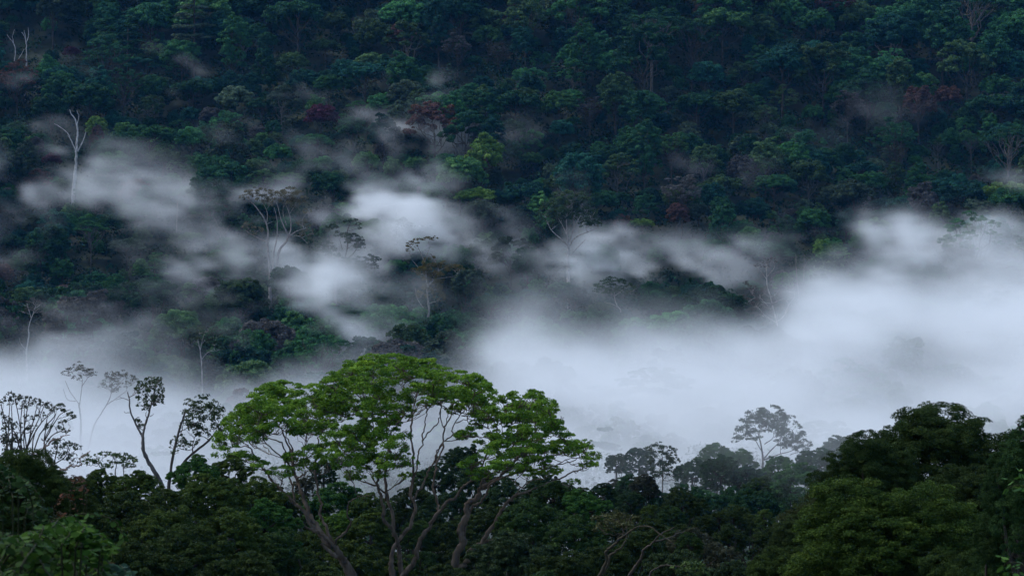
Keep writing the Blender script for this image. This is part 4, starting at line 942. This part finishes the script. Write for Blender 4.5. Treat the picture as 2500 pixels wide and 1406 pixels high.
NT = [  # right valley, half veiled
 (1560, 1088, 80, 400, 'round', 'deep blue-green'), (1505, 1108, 60, 410, 'dome', 'dark green'), (1745, 1082, 96, 395, 'dome', 'mid green'), (1800, 1098, 110, 385, 'dome', 'mid green'), (1690, 1118, 96, 380, 'ragged', 'dark green'),
 (1760, 1112, 110, 352, 'dome', 'dark green'), (1830, 1130, 100, 350, 'round', 'deep blue-green'), (1900, 1108, 90, 350, 'round', 'mid green'), (2050, 1065, 110, 400, 'dome', 'dark green'), (1990, 1095, 110, 365, 'dome', 'dark green'), (2090, 1100, 130, 350, 'dome', 'dark green'),
 (1950, 1132, 140, 318, 'dome', 'mid green'), (2050, 1150, 150, 322, 'dome', 'dark green'), (1862, 1165, 110, 320, 'dome', 'olive green'), (2000, 1190, 130, 295, 'ragged', 'dark green'), (1790, 1190, 110, 318, 'dome', 'dark green'),
 (1550, 1160, 130, 305, 'dome', 'dark green'), (1505, 1172, 90, 312, 'dome', 'grey-brown'), (1572, 1158, 76, 300, 'dome', 'grey-brown'), (1690, 1180, 120, 310, 'ragged', 'dark green'), (1470, 1180, 80, 290, 'dome', 'deep blue-green'),
 (1665, 1188, 110, 252, 'ragged', 'dark green'), (1540, 1196, 74, 262, 'round', 'deep blue-green'), (1592, 1228, 58, 255, 'round', 'mid green'), (1640, 1236, 84, 248, 'dome', 'olive green'),
 (1755, 1244, 46, 228, 'round', 'dark green'), (1790, 1240, 50, 226, 'round', 'dark green'), (1868, 1232, 62, 222, 'tall', 'mid green'), (1840, 1262, 60, 226, 'dome', 'dark green'), (1720, 1258, 70, 226, 'dome', 'dark green'), (1780, 1276, 110, 218, 'ragged', 'dark green'), (1880, 1290, 100, 216, 'dome', 'dark green'), (1930, 1290, 100, 230, 'dome', 'dark green'),
 (1690, 1285, 120, 190, 'ragged', 'grey-brown'), (1745, 1318, 130, 182, 'ragged', 'grey-brown'), (1630, 1310, 90, 200, 'dome', 'deep blue-green'), (1570, 1290, 110, 172, 'ragged', 'dark green'), (1682, 1300, 74, 146, 'dome', 'olive green'), (1645, 1345, 180, 138, 'dome', 'brown-green'), (1790, 1370, 120, 150, 'dome', 'brown-green'),
 (1480, 1215, 110, 300, 'dome', 'dark green'), (1620, 1205, 130, 322, 'dome', 'dark green'), (1730, 1200, 130, 330, 'dome', 'mid green'), (1840, 1195, 140, 300, 'dome', 'dark green'), (1920, 1175, 120, 335, 'dome', 'mid green'), (2040, 1205, 150, 280, 'dome', 'dark green'), (1960, 1240, 140, 262, 'dome', 'dark green'), (1700, 1230, 110, 285, 'dome', 'deep blue-green'), (1800, 1235, 120, 272, 'dome', 'dark green'), (1590, 1268, 120, 235, 'dome', 'dark green'), (1480, 1262, 120, 232, 'dome', 'dark green'),
 (1545, 1222, 110, 282, 'dome', 'dark green'), (1565, 1300, 120, 214, 'dome', 'dark green'), (1660, 1280, 110, 226, 'dome', 'dark green'),
 (1020, 1225, 150, 250, 'dome', 'deep blue-green'), (660, 1185, 140, 235, 'dome', 'dark green'), (960, 1235, 130, 245, 'dome', 'dark green'),
 # behind and below the big tree
 (1128, 1084, 110, 262, 'ragged', 'deep blue-green'), (1062, 1128, 120, 258, 'ragged', 'deep blue-green'), (1165, 1130, 130, 256, 'ragged', 'deep blue-green'), (1240, 1165, 150, 246, 'ragged', 'deep blue-green'), (1330, 1158, 120, 240, 'dome', 'deep blue-green'), (1400, 1185, 110, 236, 'dome', 'dark green'),
 (1100, 1195, 170, 236, 'ragged', 'deep blue-green'), (1200, 1235, 170, 228, 'dome', 'dark green'), (1010, 1185, 110, 240, 'ragged', 'dark green'), (1110, 1265, 160, 215, 'dome', 'dark green'),
 (822, 1180, 175, 236, 'dome', 'fresh green'), (790, 1120, 70, 268, 'round', 'deep blue-green'), (745, 1160, 60, 262, 'ragged', 'grey-brown'), (905, 1205, 110, 234, 'dome', 'mid green'), (720, 1205, 130, 238, 'dome', 'mid green'),
 (820, 1248, 100, 208, 'ragged', 'yellow-green'), (900, 1255, 140, 206, 'dome', 'mid green'), (775, 1285, 160, 204, 'dome', 'mid green'), (1018, 1272, 90, 207, 'dome', 'olive green'), (880, 1318, 200, 198, 'ragged', 'mid green'), (720, 1335, 200, 170, 'dome', 'dark green'), (1030, 1325, 130, 200, 'tall', 'olive green'), (955, 1350, 160, 205, 'dome', 'dark green'), (1160, 1320, 150, 204, 'dome', 'dark green'),
 (1352, 1172, 110, 176, 'ragged', 'olive green'), (1425, 1192, 120, 172, 'ragged', 'fresh green'), (1300, 1222, 180, 170, 'dome', 'olive green'), (1412, 1262, 170, 166, 'dome', 'olive green'), (1250, 1300, 220, 160, 'dome', 'brown-green'), (1480, 1330, 150, 158, 'dome', 'dark green'), (1370, 1350, 200, 150, 'dome', 'dark green'),
 # left mass
 (245, 1148, 130, 162, 'dome', 'mid green'), (335, 1150, 130, 160, 'dome', 'mid green'), (180, 1165, 110, 158, 'dome', 'dark green'), (405, 1195, 110, 152, 'dome', 'mid green'), (300, 1205, 210, 150, 'dome', 'dark green'), (400, 1235, 190, 146, 'ragged', 'mid green'), (215, 1235, 180, 146, 'dome', 'dark green'),
 (480, 1108, 140, 172, 'ragged', 'fresh green'), (560, 1112, 110, 178, 'ragged', 'mid green'), (520, 1160, 180, 164, 'dome', 'mid green'), (620, 1165, 150, 168, 'ragged', 'mid green'), (650, 1212, 170, 160, 'ragged', 'fresh green'), (560, 1245, 200, 152, 'dome', 'mid green'), (460, 1285, 220, 142, 'dome', 'dark green'), (660, 1290, 190, 156, 'ragged', 'olive green'),
 (340, 1320, 260, 126, 'dome', 'dark green'), (580, 1355, 260, 130, 'dome', 'dark green'), (790, 1385, 240, 150, 'dome', 'dark green'), (1100, 1385, 220, 165, 'dome', 'dark green'), (1330, 1400, 200, 140, 'dome', 'olive green')]
for a in NT: near_tree(*a)
near_tree(55, 1105, 260, 75, 'dome', 'dark green', 'dark bushy crown filling the left edge under the lacy tree', 1)
near_tree(150, 1190, 170, 80, 'ragged', 'dark green', 'low dark crown behind the red-tinged leaves at the left', 1)
near_tree(2290, 1000, 440, 108, 'dome', 'brown-green', 'tall dark olive dome behind, highest of the right-hand crowns', 1, (.030, .044, .016), .9)
near_tree(2115, 1078, 250, 104, 'ragged', 'brown-green', 'rounded dark olive crown stepping down on the left of the tallest dome', 1, (.029, .044, .016))
near_tree(2170, 1185, 520, 88, 'dome', 'olive green', 'wide low olive-green dome in front at the lower right', 1, (.038, .057, .014), .8)
near_tree(2005, 1225, 200, 104, 'ragged', 'brown-green', 'brownish crown on the left shoulder of the wide low dome', 1, (.040, .042, .022))
near_tree(1955, 1262, 170, 99, 'dome', 'brown-green', 'small dark crown on the slope between the valley trees and the wide low dome', 1, (.032, .042, .018))
near_tree(2062, 1148, 190, 107, 'dome', 'brown-green', 'dark crown on the left slope below the stepping olive crown', 1, (.030, .043, .016))
near_tree(1930, 1330, 240, 92, 'dome', 'olive green', 'dark crown at the bottom edge left of the wide low dome', 1, (.034, .048, .016))
near_tree(2380, 1130, 320, 98, 'dome', 'brown-green', 'shaded olive crown between the tallest dome and the right edge', 1, (.028, .040, .015))
near_tree(2400, 1330, 330, 84, 'dome', 'olive green', 'dark crown in the bottom right corner', 1, (.032, .046, .016))
near_tree(2490, 1085, 190, 76, 'dome', 'dark green', 'dark crown at the right edge beneath the narrow cut-off tree', 1, (.024, .044, .018), 1.3)
near_tree(2470, 1210, 200, 78, 'dome', 'dark green', 'shaded dark crown at the right edge behind the green leaf sprig', 1, (.024, .042, .016), 1.2)
near_tree(2500, 1310, 260, 80, 'dome', 'dark green', 'dark bushy crown low on the right edge above the bottom corner', 1, (.024, .042, .016), 1.2)
near_tree(2560, 935, 250, 70, 'tall', 'dark green', 'dark narrow tree cut off by the right edge', 1, (.026, .050, .022))
print('near', round(time.time() - T0, 1))

# ------------------------------------------------------------------ broad-leaved shrubs close to the camera
def oval_leaves(rg, C, T, N, size, k=8, aspect=.72):
    """eight-sided leaves from stalk point C along T, face normal N, folded along the midrib"""
    m = len(C)
    T = unit(T); Sd = unit(np.cross(N, T)); N = np.cross(T, Sd)
    L = (size * rg.uniform(.5, 1.15, m))[:, None]
    prof = [(0., 0.), (.22, .40), (.52, .5), (.82, .33), (1.06, 0.), (.82, -.33), (.52, -.5), (.22, -.40)]
    droop = rg.uniform(.05, .35, m)[:, None]
    V = np.stack([C + T * L * a + Sd * L * aspect * b_ - N * L * (droop * a * a + .22 * abs(b_) * aspect) for a, b_ in prof], 1)
    return V.reshape(-1, 3), np.arange(m * 8).reshape(m, 8)

def shrub(name, X, Y, d, paths, leaf, size, lab, pairs=16, seed=1, dead=0.):
    """paths: pixel polylines of stems with depth offsets; leaves in two rows along each"""
    rg = np.random.default_rng(seed)
    W = Wood(); VV, FF, TT, n = [], [], [], 0
    gx = (X - 1250) / F * d; base = np.array([gx, d, float(H(gx, d))])
    for (pts, o0, o1) in paths:
        p3 = np.array([P(p[0], p[1], d + o0 + (o1 - o0) * i / max(1, len(pts) - 1)) for i, p in enumerate(pts)])
        p3 = smooth_path(p3, 6, rg, .004)
        W.add(p3, np.linspace(.008, .003, len(p3)), 5)
        root = base + np.array([rg.normal(0, .15), rg.normal(0, .15), 0])
        W.add(smooth_path([root, root * .5 + p3[0] * .5 + np.array([0, 0, .3]), p3[0]], 5), np.linspace(.014, .006, 11), 5)
        t = np.gradient(p3, axis=0)
        L = np.concatenate([[0], np.cumsum(np.linalg.norm(np.diff(p3, axis=0), axis=1))])
        s = np.linspace(.04, 1, pairs) * L[-1]
        C = np.stack([np.interp(s, L, p3[:, i]) for i in range(3)], -1); D = unit(np.stack([np.interp(s, L, t[:, i]) for i in range(3)], -1))
        for sg in (-1, 1):
            side = unit(np.cross(D, np.array([0, 0, 1.])) * sg + .45 * D + rg.normal(0, .28, D.shape) + np.array([0, 0, -.1]))
            nm = unit(np.array([0, -.35, 1.]) + rg.normal(0, .6, D.shape))
            v, f = oval_leaves(rg, C, side, nm, size)
            VV.append(v); FF.append(f + n); n += len(v); TT.append(np.clip(np.exp(rg.normal(-.1, .4, len(f))), .4, 1.7))
    o = bpy.data.objects.new(name, None); COL.objects.link(o); o.location = base; o.empty_display_size = .3
    c = link('foliage', make_mesh('foliage', np.concatenate(VV) - base, np.concatenate(FF), M_GLOSS, {'tone': np.concatenate(TT)}), o); c.color = (*leaf, 1)
    me = W.mesh('stem'); me.transform(__import__('mathutils').Matrix.Translation(-Vector(base)))
    st = link('stem', me, o); st.color = (.022, .026, .012, 1)
    finish(o, lab, 'shrub')

rgs = np.random.default_rng(21)
def sprays(n, x0, x1, edge, reach, ymin=0):
    out = []
    for i in range(n):
        X = rgs.uniform(x0, x1); top = np.interp(X, *edge)
        Y = top + rgs.random() ** 1.3 * (1400 - top) + 4
        a = rgs.uniform(-1.1, 1.1) ; L = reach * rgs.uniform(.6, 1.2)
        out.append(([(X - L * math.sin(a) * .9, Y + L * .9), (X - L * .3 * math.sin(a), Y + L * .25), (X, Y), (X + L * .35 * math.copysign(1, a), Y + L * .22)], rgs.uniform(-1.5, 1.5), rgs.uniform(-1.5, 1.5)))
    return out

EDGE = ([-80, 0, 60, 110, 160, 220, 300, 340], [1290, 1290, 1300, 1265, 1250, 1290, 1340, 1395])
shrub('broad_leaved_shrub', 140, 1300, 22., [([(60, 1330), (120, 1280), (160, 1262), (200, 1256), (232, 1256), (262, 1262), (284, 1276), (297, 1296), (302, 1312)], 0, -.3), ([(90, 1400), (150, 1320), (200, 1312), (240, 1325), (272, 1345)], 0, .3),
   ([(110, 1340), (150, 1300), (190, 1290), (225, 1296)], .4, .2)] + sprays(40, 70, 250, EDGE, 60), (.022, .060, .008), .070, 'bright broad-leaved shrub with an arching spray in the bottom left corner', 16, 2)
shrub('broad_leaved_shrub', 10, 1330, 19., sprays(46, -60, 100, ([-80, 0, 100], [1285, 1285, 1320]), 80), (.020, .050, .008), .066, 'leafy green shrub against the lower left edge below the darker bushes', 11, 3)
shrub('broad_leaved_shrub', 60, 1200, 34., sprays(44, -50, 110, ([-80, 0, 60, 110], [1110, 1125, 1160, 1215]), 60), (.014, .036, .010), .085, 'dark glossy shrub at the left edge above the brighter leaves', 11, 4)
shrub('broad_leaved_shrub', 170, 1240, 38., sprays(10, 140, 205, ([140, 205], [1165, 1150]), 45), (.045, .022, .010), .06, 'rust-red leafy sprig in front of the dark canopy at left', 9, 5)
shrub('broad_leaved_shrub', 240, 1380, 24., sprays(14, 190, 330, ([190, 330], [1350, 1385]), 50), (.024, .055, .034), .07, 'blue-green fine-leaved shrub at the bottom edge left of the big tree', 12, 6)
shrub('broad_leaved_shrub', 235, 1390, 26., sprays(6, 190, 270, ([190, 270], [1365, 1370]), 40), (.085, .034, .018), .07, 'small red-brown leafy shrub at the bottom edge beside blue-green leaves', 9, 7)
shrub('broad_leaved_shrub', 2650, 1180, 26., [([(2540, 1240), (2505, 1200), (2475, 1172), (2462, 1168)], 0, -.3), ([(2540, 1215), (2510, 1190), (2480, 1185), (2458, 1192)], 0, .2), ([(2540, 1230), (2500, 1170), (2490, 1150)], 0, 0)], (.030, .080, .014), .085, 'fresh green leaf sprig hanging in at the right edge', 5, 8)
shrub('broad_leaved_shrub', 2650, 1380, 26., [([(2540, 1430), (2490, 1390), (2455, 1365), (2445, 1358)], 0, -.3), ([(2540, 1410), (2500, 1380), (2470, 1372), (2448, 1380)], 0, .2), ([(2520, 1440), (2480, 1400), (2462, 1396)], 0, 0)], (.028, .075, .014), .085, 'green leaf sprig in the bottom right corner', 5, 9)

# ------------------------------------------------------------------ labels: what stands beside which landmark
ANCHORS = {'hill': [
 (45, 190, 'the red-brown fan tree'), (185, 340, 'the dead white tree'), (370, 260, 'the slim olive tree'), (592, 130, 'the white-poled tree'), (785, 280, 'the maroon tree'), (1185, 360, 'the bright billowing tree'), (1160, 475, 'the broad yellow-green crown'),
 (1355, 180, 'the narrow spire tree'), (1990, 60, 'the large upper dome'), (2070, 260, 'the grey fan tree'), (2280, 240, 'the two russet trees'), (2330, 390, 'the white-trunked pair'), (1655, 515, 'the tan round crown'),
 (1385, 560, 'the pale-trunked emergent'), (1885, 690, 'the twiggy white-limbed tree'), (1500, 705, 'the flat-topped tree above the fog'), (1050, 660, 'the ochre tree'), (850, 610, 'the dark padded tree'), (680, 540, 'the pale forked tree'),
 (583, 660, 'the near-black dome'), (434, 800, 'the big fresh green dome'), (380, 650, 'the tiered fir-like tree'), (219, 560, 'the flat umbrella tree'), (70, 790, 'the wispy pale-stemmed tree'), (175, 125, 'the small dull red crown')],
 'front': [
 (985, 1010, 'the great umbrella tree'), (365, 1000, 'the forked leaf-ball tree'), (490, 1030, 'the lopsided tree'), (60, 1020, 'the lacy tree'), (145, 1150, 'the dead twisted tree'), (1870, 1050, 'the spreading veiled tree'), (1615, 1120, 'the small layered tree'),
 (1500, 1270, 'the crooked mossy tree'), (1590, 1320, 'the leafless leaning limb'), (2170, 1290, 'the wide low dome'), (2290, 1100, 'the tallest right-hand dome'), (1655, 1390, 'the low arched branch'), (820, 1300, 'the umbrella tree\'s left stem'), (975, 1330, 'the umbrella tree\'s middle stems'), (1160, 1290, 'the umbrella tree\'s right stem')]}
DIRS = ['right of', 'above and right of', 'above', 'above and left of', 'left of', 'below and left of', 'below', 'below and right of']
ORD = ['', 'second ', 'third ', 'fourth ', 'fifth ', 'sixth ', 'seventh ', 'eighth ', 'ninth ', 'tenth ', 'eleventh ', 'twelfth ']
fam = {}
for t in THINGS:
    if t['label'] is None:
        A = ANCHORS[t['layer']]
        j = int(np.argmin([math.hypot(t['x'] - a[0], t['y'] - a[1]) for a in A]))
        dx, dy = t['x'] - A[j][0], A[j][1] - t['y']
        k = int(round(math.degrees(math.atan2(dy, dx)) / 45)) % 8
        t['key'] = (t['col'], t['shape'], k, A[j][2]); t['dist'] = math.hypot(dx, dy)
        fam.setdefault(t['key'], []).append(t)
for key, L in fam.items():
    L.sort(key=lambda t: t['dist'])
    for i, t in enumerate(L):
        t['label'] = '%s%s %s tree %s %s' % (('nearest ' if len(L) > 1 else '') if i == 0 else ORD[i], key[0], key[1], DIRS[key[2]], key[3])
for t in THINGS:
    finish(t['o'], t['label'], t.get('cat', 'tree'), t.get('group'))
print('things', len(THINGS), round(time.time() - T0, 1))

# ------------------------------------------------------------------ mist and haze
def fbm3(shape, cells, octaves, rng, gain=.55):
    """smooth 3D noise on a grid, about 0..1"""
    def basis(n, c):
        t = np.linspace(0, c, n); i = np.floor(t).astype(int); f = t - i
        B = np.zeros((n, c + 4))
        r = np.arange(n)
        B[r, i] += (1 - f) ** 3 / 6; B[r, i + 1] += (3 * f ** 3 - 6 * f ** 2 + 4) / 6
        B[r, i + 2] += (-3 * f ** 3 + 3 * f ** 2 + 3 * f + 1) / 6; B[r, i + 3] += f ** 3 / 6
        return B.astype(np.float32)
    out = np.zeros(shape, np.float32); amp = 1.; tot = 0.
    for o in range(octaves):
        c = [max(1, int(round(k * 2 ** o))) for k in cells]
        L = rng.normal(size=(c[0] + 4, c[1] + 4, c[2] + 4)).astype(np.float32)
        a = np.tensordot(basis(shape[0], c[0]), L, (1, 0))
        a = np.tensordot(a, basis(shape[1], c[1]), (1, 1)).transpose(0, 2, 1)
        a = np.tensordot(a, basis(shape[2], c[2]), (2, 1))
        out += amp * a; tot += amp * amp; amp *= gain
    return .5 + out / math.sqrt(tot) * .9

def sstep(a, b, x):
    t = np.clip((x - a) / (b - a), 0, 1)
    return t * t * (3 - 2 * t)

VX = 1.8
LO = np.array([-232., 240., -62.]); HI = np.array([232.4, 1129.2, 118.])
NR = np.round((HI - LO) / VX).astype(int) + 1

def valley_top(u):
    """height of the valley fog's upper surface across the valley, u = x / y"""
    X = 1250 + F * u
    Y = np.interp(X, [-300, 0, 120, 300, 420, 520, 620, 740, 860, 1000, 1150, 1240, 1300, 1400, 1550, 1700, 1800, 1900, 2000, 2060, 2120, 2220, 2350, 2500, 2800],
                  [862, 878, 886, 890, 900, 905, 880, 840, 820, 815, 820, 835, 830, 815, 805, 818, 842, 855, 828, 785, 750, 715, 700, 690, 680])
    return Y

# patches of mist lying among the trees: photo pixel of the middle, half width, half height, depth half length, extra distance, density
MIST = [
 (150, 200, 110, 30, 25, 4, .009), (290, 208, 110, 22, 18, 4, .012), (545, 215, 50, 34, 20, 2, .014), (770, 260, 60, 40, 22, 6, .010), (890, 236, 60, 40, 22, 2, .060),
 (965, 272, 90, 30, 25, 2, .034), (1240, 268, 80, 26, 25, 4, .006), (2080, 278, 110, 24, 25, 4, .0035), (1560, 465, 50, 38, 22, 4, .005), (1890, 390, 60, 40, 22, 4, .003),
 (150, 458, 170, 36, 28, 4, .017), (295, 428, 80, 34, 24, 2, .020), (40, 470, 80, 38, 24, 4, .014), (570, 462, 110, 36, 24, 6, .024), (640, 458, 60, 32, 20, 8, .030),
 (840, 465, 100, 44, 24, 6, .022), (940, 470, 70, 40, 22, 4, .022), (440, 480, 90, 40, 24, 4, .014), (115, 575, 100, 46, 24, 2, .022), (250, 500, 80, 40, 24, 2, .008),
 (770, 555, 120, 52, 26, 18, .040), (910, 535, 130, 50, 26, 14, .052), (1020, 565, 90, 42, 24, 24, .030), (570, 625, 120, 46, 24, 6, .026), (470, 640, 60, 36, 22, 4, .018),
 (680, 610, 100, 60, 22, 12, .022), (1240, 555, 60, 50, 22, 4, .022), (1195, 610, 75, 50, 24, 4, .016), (1215, 665, 80, 36, 24, 14, .011), (990, 655, 90, 40, 24, 24, .018),
 (1430, 640, 100, 50, 24, 10, .013), (1640, 612, 110, 44, 24, 12, .030), (1740, 600, 120, 42, 24, 12, .028), (1610, 670, 90, 40, 24, 16, .020), (1870, 628, 110, 28, 22, 22, .024),
 (2290, 630, 130, 36, 24, 2, .040), (2430, 590, 110, 50, 26, 2, .036), (2460, 510, 70, 50, 26, 2, .006), (2370, 690, 160, 50, 26, 0, .030), (2200, 740, 110, 50, 26, 0, .026),
 (190, 790, 130, 60, 26, -4, .018), (40, 770, 110, 50, 24, -4, .014), (270, 850, 110, 44, 26, -4, .012), (660, 770, 150, 50, 26, -4, .026), (870, 770, 55, 62, 20, -4, .046),
 (940, 815, 130, 54, 24, -4, .034), (1090, 850, 140, 60, 26, -4, .038), (780, 850, 170, 60, 26, -4, .030), (1400, 690, 100, 26, 20, 12, .008), (2120, 800, 110, 50, 26, 0, .016)]
# darker gaps in the fog
GAPS = [(2230, 985, 260, 105, .75), (2210, 722, 70, 28, .7), (1180, 800, 70, 36, .5), (1950, 860, 90, 40, .35), (560, 900, 90, 50, .4), (2050, 1040, 120, 50, .5)]

def build_mist():
    rg = np.random.default_rng(8)
    ax = [LO[i] + np.arange(NR[i]) * VX for i in range(3)]
    X = ax[0][:, None, None].astype(np.float32); Y = ax[1][None, :, None].astype(np.float32); Z = ax[2][None, None, :].astype(np.float32)
    G = H(np.broadcast_to(ax[0][:, None], (NR[0], NR[1])), np.broadcast_to(ax[1][None, :], (NR[0], NR[1]))).astype(np.float32)[:, :, None]
    ext = HI - LO
    n1 = fbm3(NR, ext / np.array([80, 90, 45.]), 2, rg, .6)
    n2 = fbm3(NR, ext / np.array([34, 110, 18.]), 2, rg, .8)
    n3 = fbm3(NR, ext / np.array([11, 70, 6.5]), 3, rg, .8)
    for k in range(NR[2]):                     # the wisps lean with the drift of the air
        n2[:, :, k] = np.roll(n2[:, :, k], int(-.5 * k), axis=0); n3[:, :, k] = np.roll(n3[:, :, k], int(-.6 * k), axis=0)
    n = np.clip(.5 * n1 + .5 * n2, 0, 1)
    m_ = np.clip(.5 + 1.7 * (.22 * n1 + .40 * n2 + .38 * n3 - .5), 0, 1)
    # valley bank
    U = X / Y
    ytop = valley_top(U)
    ztop = (703 - ytop) / F * 590.0
    side = sstep(1150, 1350, 1250 + F * U)                       # the right-hand bank stands higher and denser
    front = .05 * sstep(220, 320, Y) * (.3 + .7 * side) + .95 * sstep(345 - 50 * (1 - sstep(500, 700, 1250 + F * U)), 490 - 60 * (1 - sstep(500, 700, 1250 + F * U)), Y + 40 * (n1 - .5))
    back = 1 - sstep(610 + 60 * side, 690 + 60 * side, Y)
    top = sstep(-.6, 1, (ztop - Z) / 12)
    D = front * back * top * (.0100 + .0055 * side)
    thin = np.interp(1250 + F * U, [480, 640, 1080, 1330], [1.35, .6, .5, 1])
    D *= thin
    D = D.astype(np.float32)
    for (px, py, rx, ry, a) in [(g[0], g[1], g[2], g[3], g[4]) for g in GAPS]:
        PXX = 1250 + F * U; PYY = 703 - F * Z / Y
        D *= 1 - a * np.exp(-(((PXX - px) / rx) ** 2 + ((PYY - py) / ry) ** 2)).astype(np.float32)
    C = np.zeros_like(D)
    for (px, py, rx, ry, rd, off, dens) in MIST:
        if py > 745: off -= 45; rd *= 2.2; dens *= .6
        rd *= .7; rx *= 1.15; ry *= 1.2
        d = hill_depth(px, py, 20) + off - 8
        c = P(px, py, d)
        sx, sz = rx * d / F, ry * d / F
        sl = float(H(c[0], d + 12) - H(c[0], d - 12)) / 24
        lo = np.maximum(np.floor((c - np.array([sx, rd, sz + sl * rd]) * 2.1 - LO) / VX).astype(int), 0)
        hi = np.minimum(np.ceil((c + np.array([sx, rd, sz + sl * rd]) * 2.1 - LO) / VX).astype(int) + 1, NR)
        if (hi <= lo).any(): continue
        s = tuple(slice(lo[i], hi[i]) for i in range(3))
        xx = X[s[0]]; yy = Y[:, s[1]]; zz_ = Z[:, :, s[2]]
        q = ((xx - c[0]) / sx) ** 2 + ((yy - d) / rd) ** 2 + ((zz_ - c[2] - sl * (yy - d) * .8) / sz) ** 2
        C[s] += (dens * np.exp(-.9 * q)).astype(np.float32)
    # stir the mist: every cell takes its density from a displaced one, then thin and thick streaks
    wx = 15 * (fbm3(NR, ext / np.array([42, 120, 30.]), 2, rg, .7) - .5) * 2 + 9 * (n3 - .5) * 2
    wz = 8.5 * (fbm3(NR, ext / np.array([36, 120, 26.]), 2, rg, .7) - .5) * 2 + 4.8 * (fbm3(NR, ext / np.array([10, 70, 8.]), 2, rg, .8) - .5) * 2
    def stirred(A, kx, kz):
        ix = np.clip(np.arange(NR[0])[:, None, None] + np.rint(kx * wx / VX).astype(np.int16), 0, NR[0] - 1)
        iz = np.clip(np.arange(NR[2])[None, None, :] + np.rint(kz * wz / VX).astype(np.int16), 0, NR[2] - 1)
        return A[ix, np.arange(NR[1])[None, :, None], iz]
    D = stirred(D, .8, .65) * (.08 + 1.6 * m_) + stirred(C * .46, 1.1, .9) * 2.3 * np.clip((m_ - .31) / .5, 0, 1.2) ** 1.5
    D = D.astype(np.float32)
    del C, wx, wz, n2, n3
    D[D < .0006] = 0
    edge = np.zeros_like(D); edge[1:-1, 1:-1, 1:-1] = 1
    D *= edge
    print('mist grid', D.shape, D.max(), (D > 0).mean(), round(time.time() - T0, 1))
    # the grid of densities travels to the volume as a point attribute
    me = bpy.data.meshes.new('mist')
    me.vertices.add(D.size)
    a = me.attributes.new('fog', 'FLOAT', 'POINT')
    a.data.foreach_set('value', D.ravel())
    mat = bpy.data.materials.new('mist'); mat.use_nodes = True
    nt = mat.node_tree; nt.nodes.clear()
    out = nt.nodes.new('ShaderNodeOutputMaterial')
    pv = nt.nodes.new('ShaderNodeVolumePrincipled')
    pv.inputs['Color'].default_value = (.965, .98, .985, 1)
    pv.inputs['Density'].default_value = 1.0
    pv.inputs['Anisotropy'].default_value = .0
    nt.links.new(pv.outputs[0], out.inputs['Volume'])
    me.materials.append(mat)
    o = link('mist', me)
    o['kind'] = 'stuff'
    g = bpy.data.node_groups.new('mist_volume', 'GeometryNodeTree')
    g.interface.new_socket('Geometry', in_out='INPUT', socket_type='NodeSocketGeometry')
    g.interface.new_socket('Geometry', in_out='OUTPUT', socket_type='NodeSocketGeometry')
    N, L = g.nodes, g.links
    gi, go = N.new('NodeGroupInput'), N.new('NodeGroupOutput')
    pos = N.new('GeometryNodeInputPosition')
    def vm(op, a, b):
        v = N.new('ShaderNodeVectorMath'); v.operation = op
        L.new(a, v.inputs[0]); v.inputs[1].default_value = b
        return v.outputs['Vector'] if op != 'DOT_PRODUCT' else v.outputs['Value']
    v = vm('SUBTRACT', pos.outputs[0], tuple(LO - VX * .5))
    v = vm('SCALE', v, (0, 0, 0)); v.node.inputs['Scale'].default_value = 1 / VX
    f = N.new('ShaderNodeVectorMath'); f.operation = 'FLOOR'; L.new(v, f.inputs[0])
    idx = vm('DOT_PRODUCT', f.outputs[0], (float(NR[1] * NR[2]), float(NR[2]), 1.0))
    ci = N.new('FunctionNodeFloatToInt'); ci.rounding_mode = 'ROUND'; L.new(idx, ci.inputs[0])
    na = N.new('GeometryNodeInputNamedAttribute'); na.data_type = 'FLOAT'; na.inputs[0].default_value = 'fog'
    si = N.new('GeometryNodeSampleIndex'); si.data_type = 'FLOAT'; si.domain = 'POINT'; si.clamp = True
    L.new(gi.outputs[0], si.inputs['Geometry'])
    L.new(na.outputs['Attribute'], si.inputs['Value'])
    L.new(ci.outputs[0], si.inputs['Index'])
    vc = N.new('GeometryNodeVolumeCube')
    L.new(si.outputs[0], vc.inputs['Density'])
    vc.inputs['Min'].default_value = tuple(LO); vc.inputs['Max'].default_value = tuple(HI)
    vc.inputs['Resolution X'].default_value = int(NR[0]); vc.inputs['Resolution Y'].default_value = int(NR[1]); vc.inputs['Resolution Z'].default_value = int(NR[2])
    sm = N.new('GeometryNodeSetMaterial'); sm.inputs['Material'].default_value = mat
    L.new(vc.outputs[0], sm.inputs['Geometry']); L.new(sm.outputs[0], go.inputs[0])
    md = o.modifiers.new('mist', 'NODES'); md.node_group = g

def build_haze():
    x, y0, y1, z0, z1 = 700, -420, 1500, -75, 300
    V = np.array([(-x, y0, z0), (x, y0, z0), (x, y1, z0), (-x, y1, z0), (-x, y0, z1), (x, y0, z1), (x, y1, z1), (-x, y1, z1)], float)
    Q = np.array([(0, 3, 2, 1), (4, 5, 6, 7), (0, 1, 5, 4), (1, 2, 6, 5), (2, 3, 7, 6), (3, 0, 4, 7)])
    mat = bpy.data.materials.new('haze'); mat.use_nodes = True
    nt = mat.node_tree; nt.nodes.clear()
    out = nt.nodes.new('ShaderNodeOutputMaterial')
    pv = nt.nodes.new('ShaderNodeVolumePrincipled')
    pv.inputs['Color'].default_value = (.10, .42, 1, 1)
    pv.inputs['Density'].default_value = HAZE
    nt.links.new(pv.outputs[0], out.inputs['Volume'])
    o = link('haze', make_mesh('haze', V, Q, mat))
    o['kind'] = 'stuff'

HAZE = .000025
build_mist()
build_haze()
print('script', round(time.time() - T0, 1))
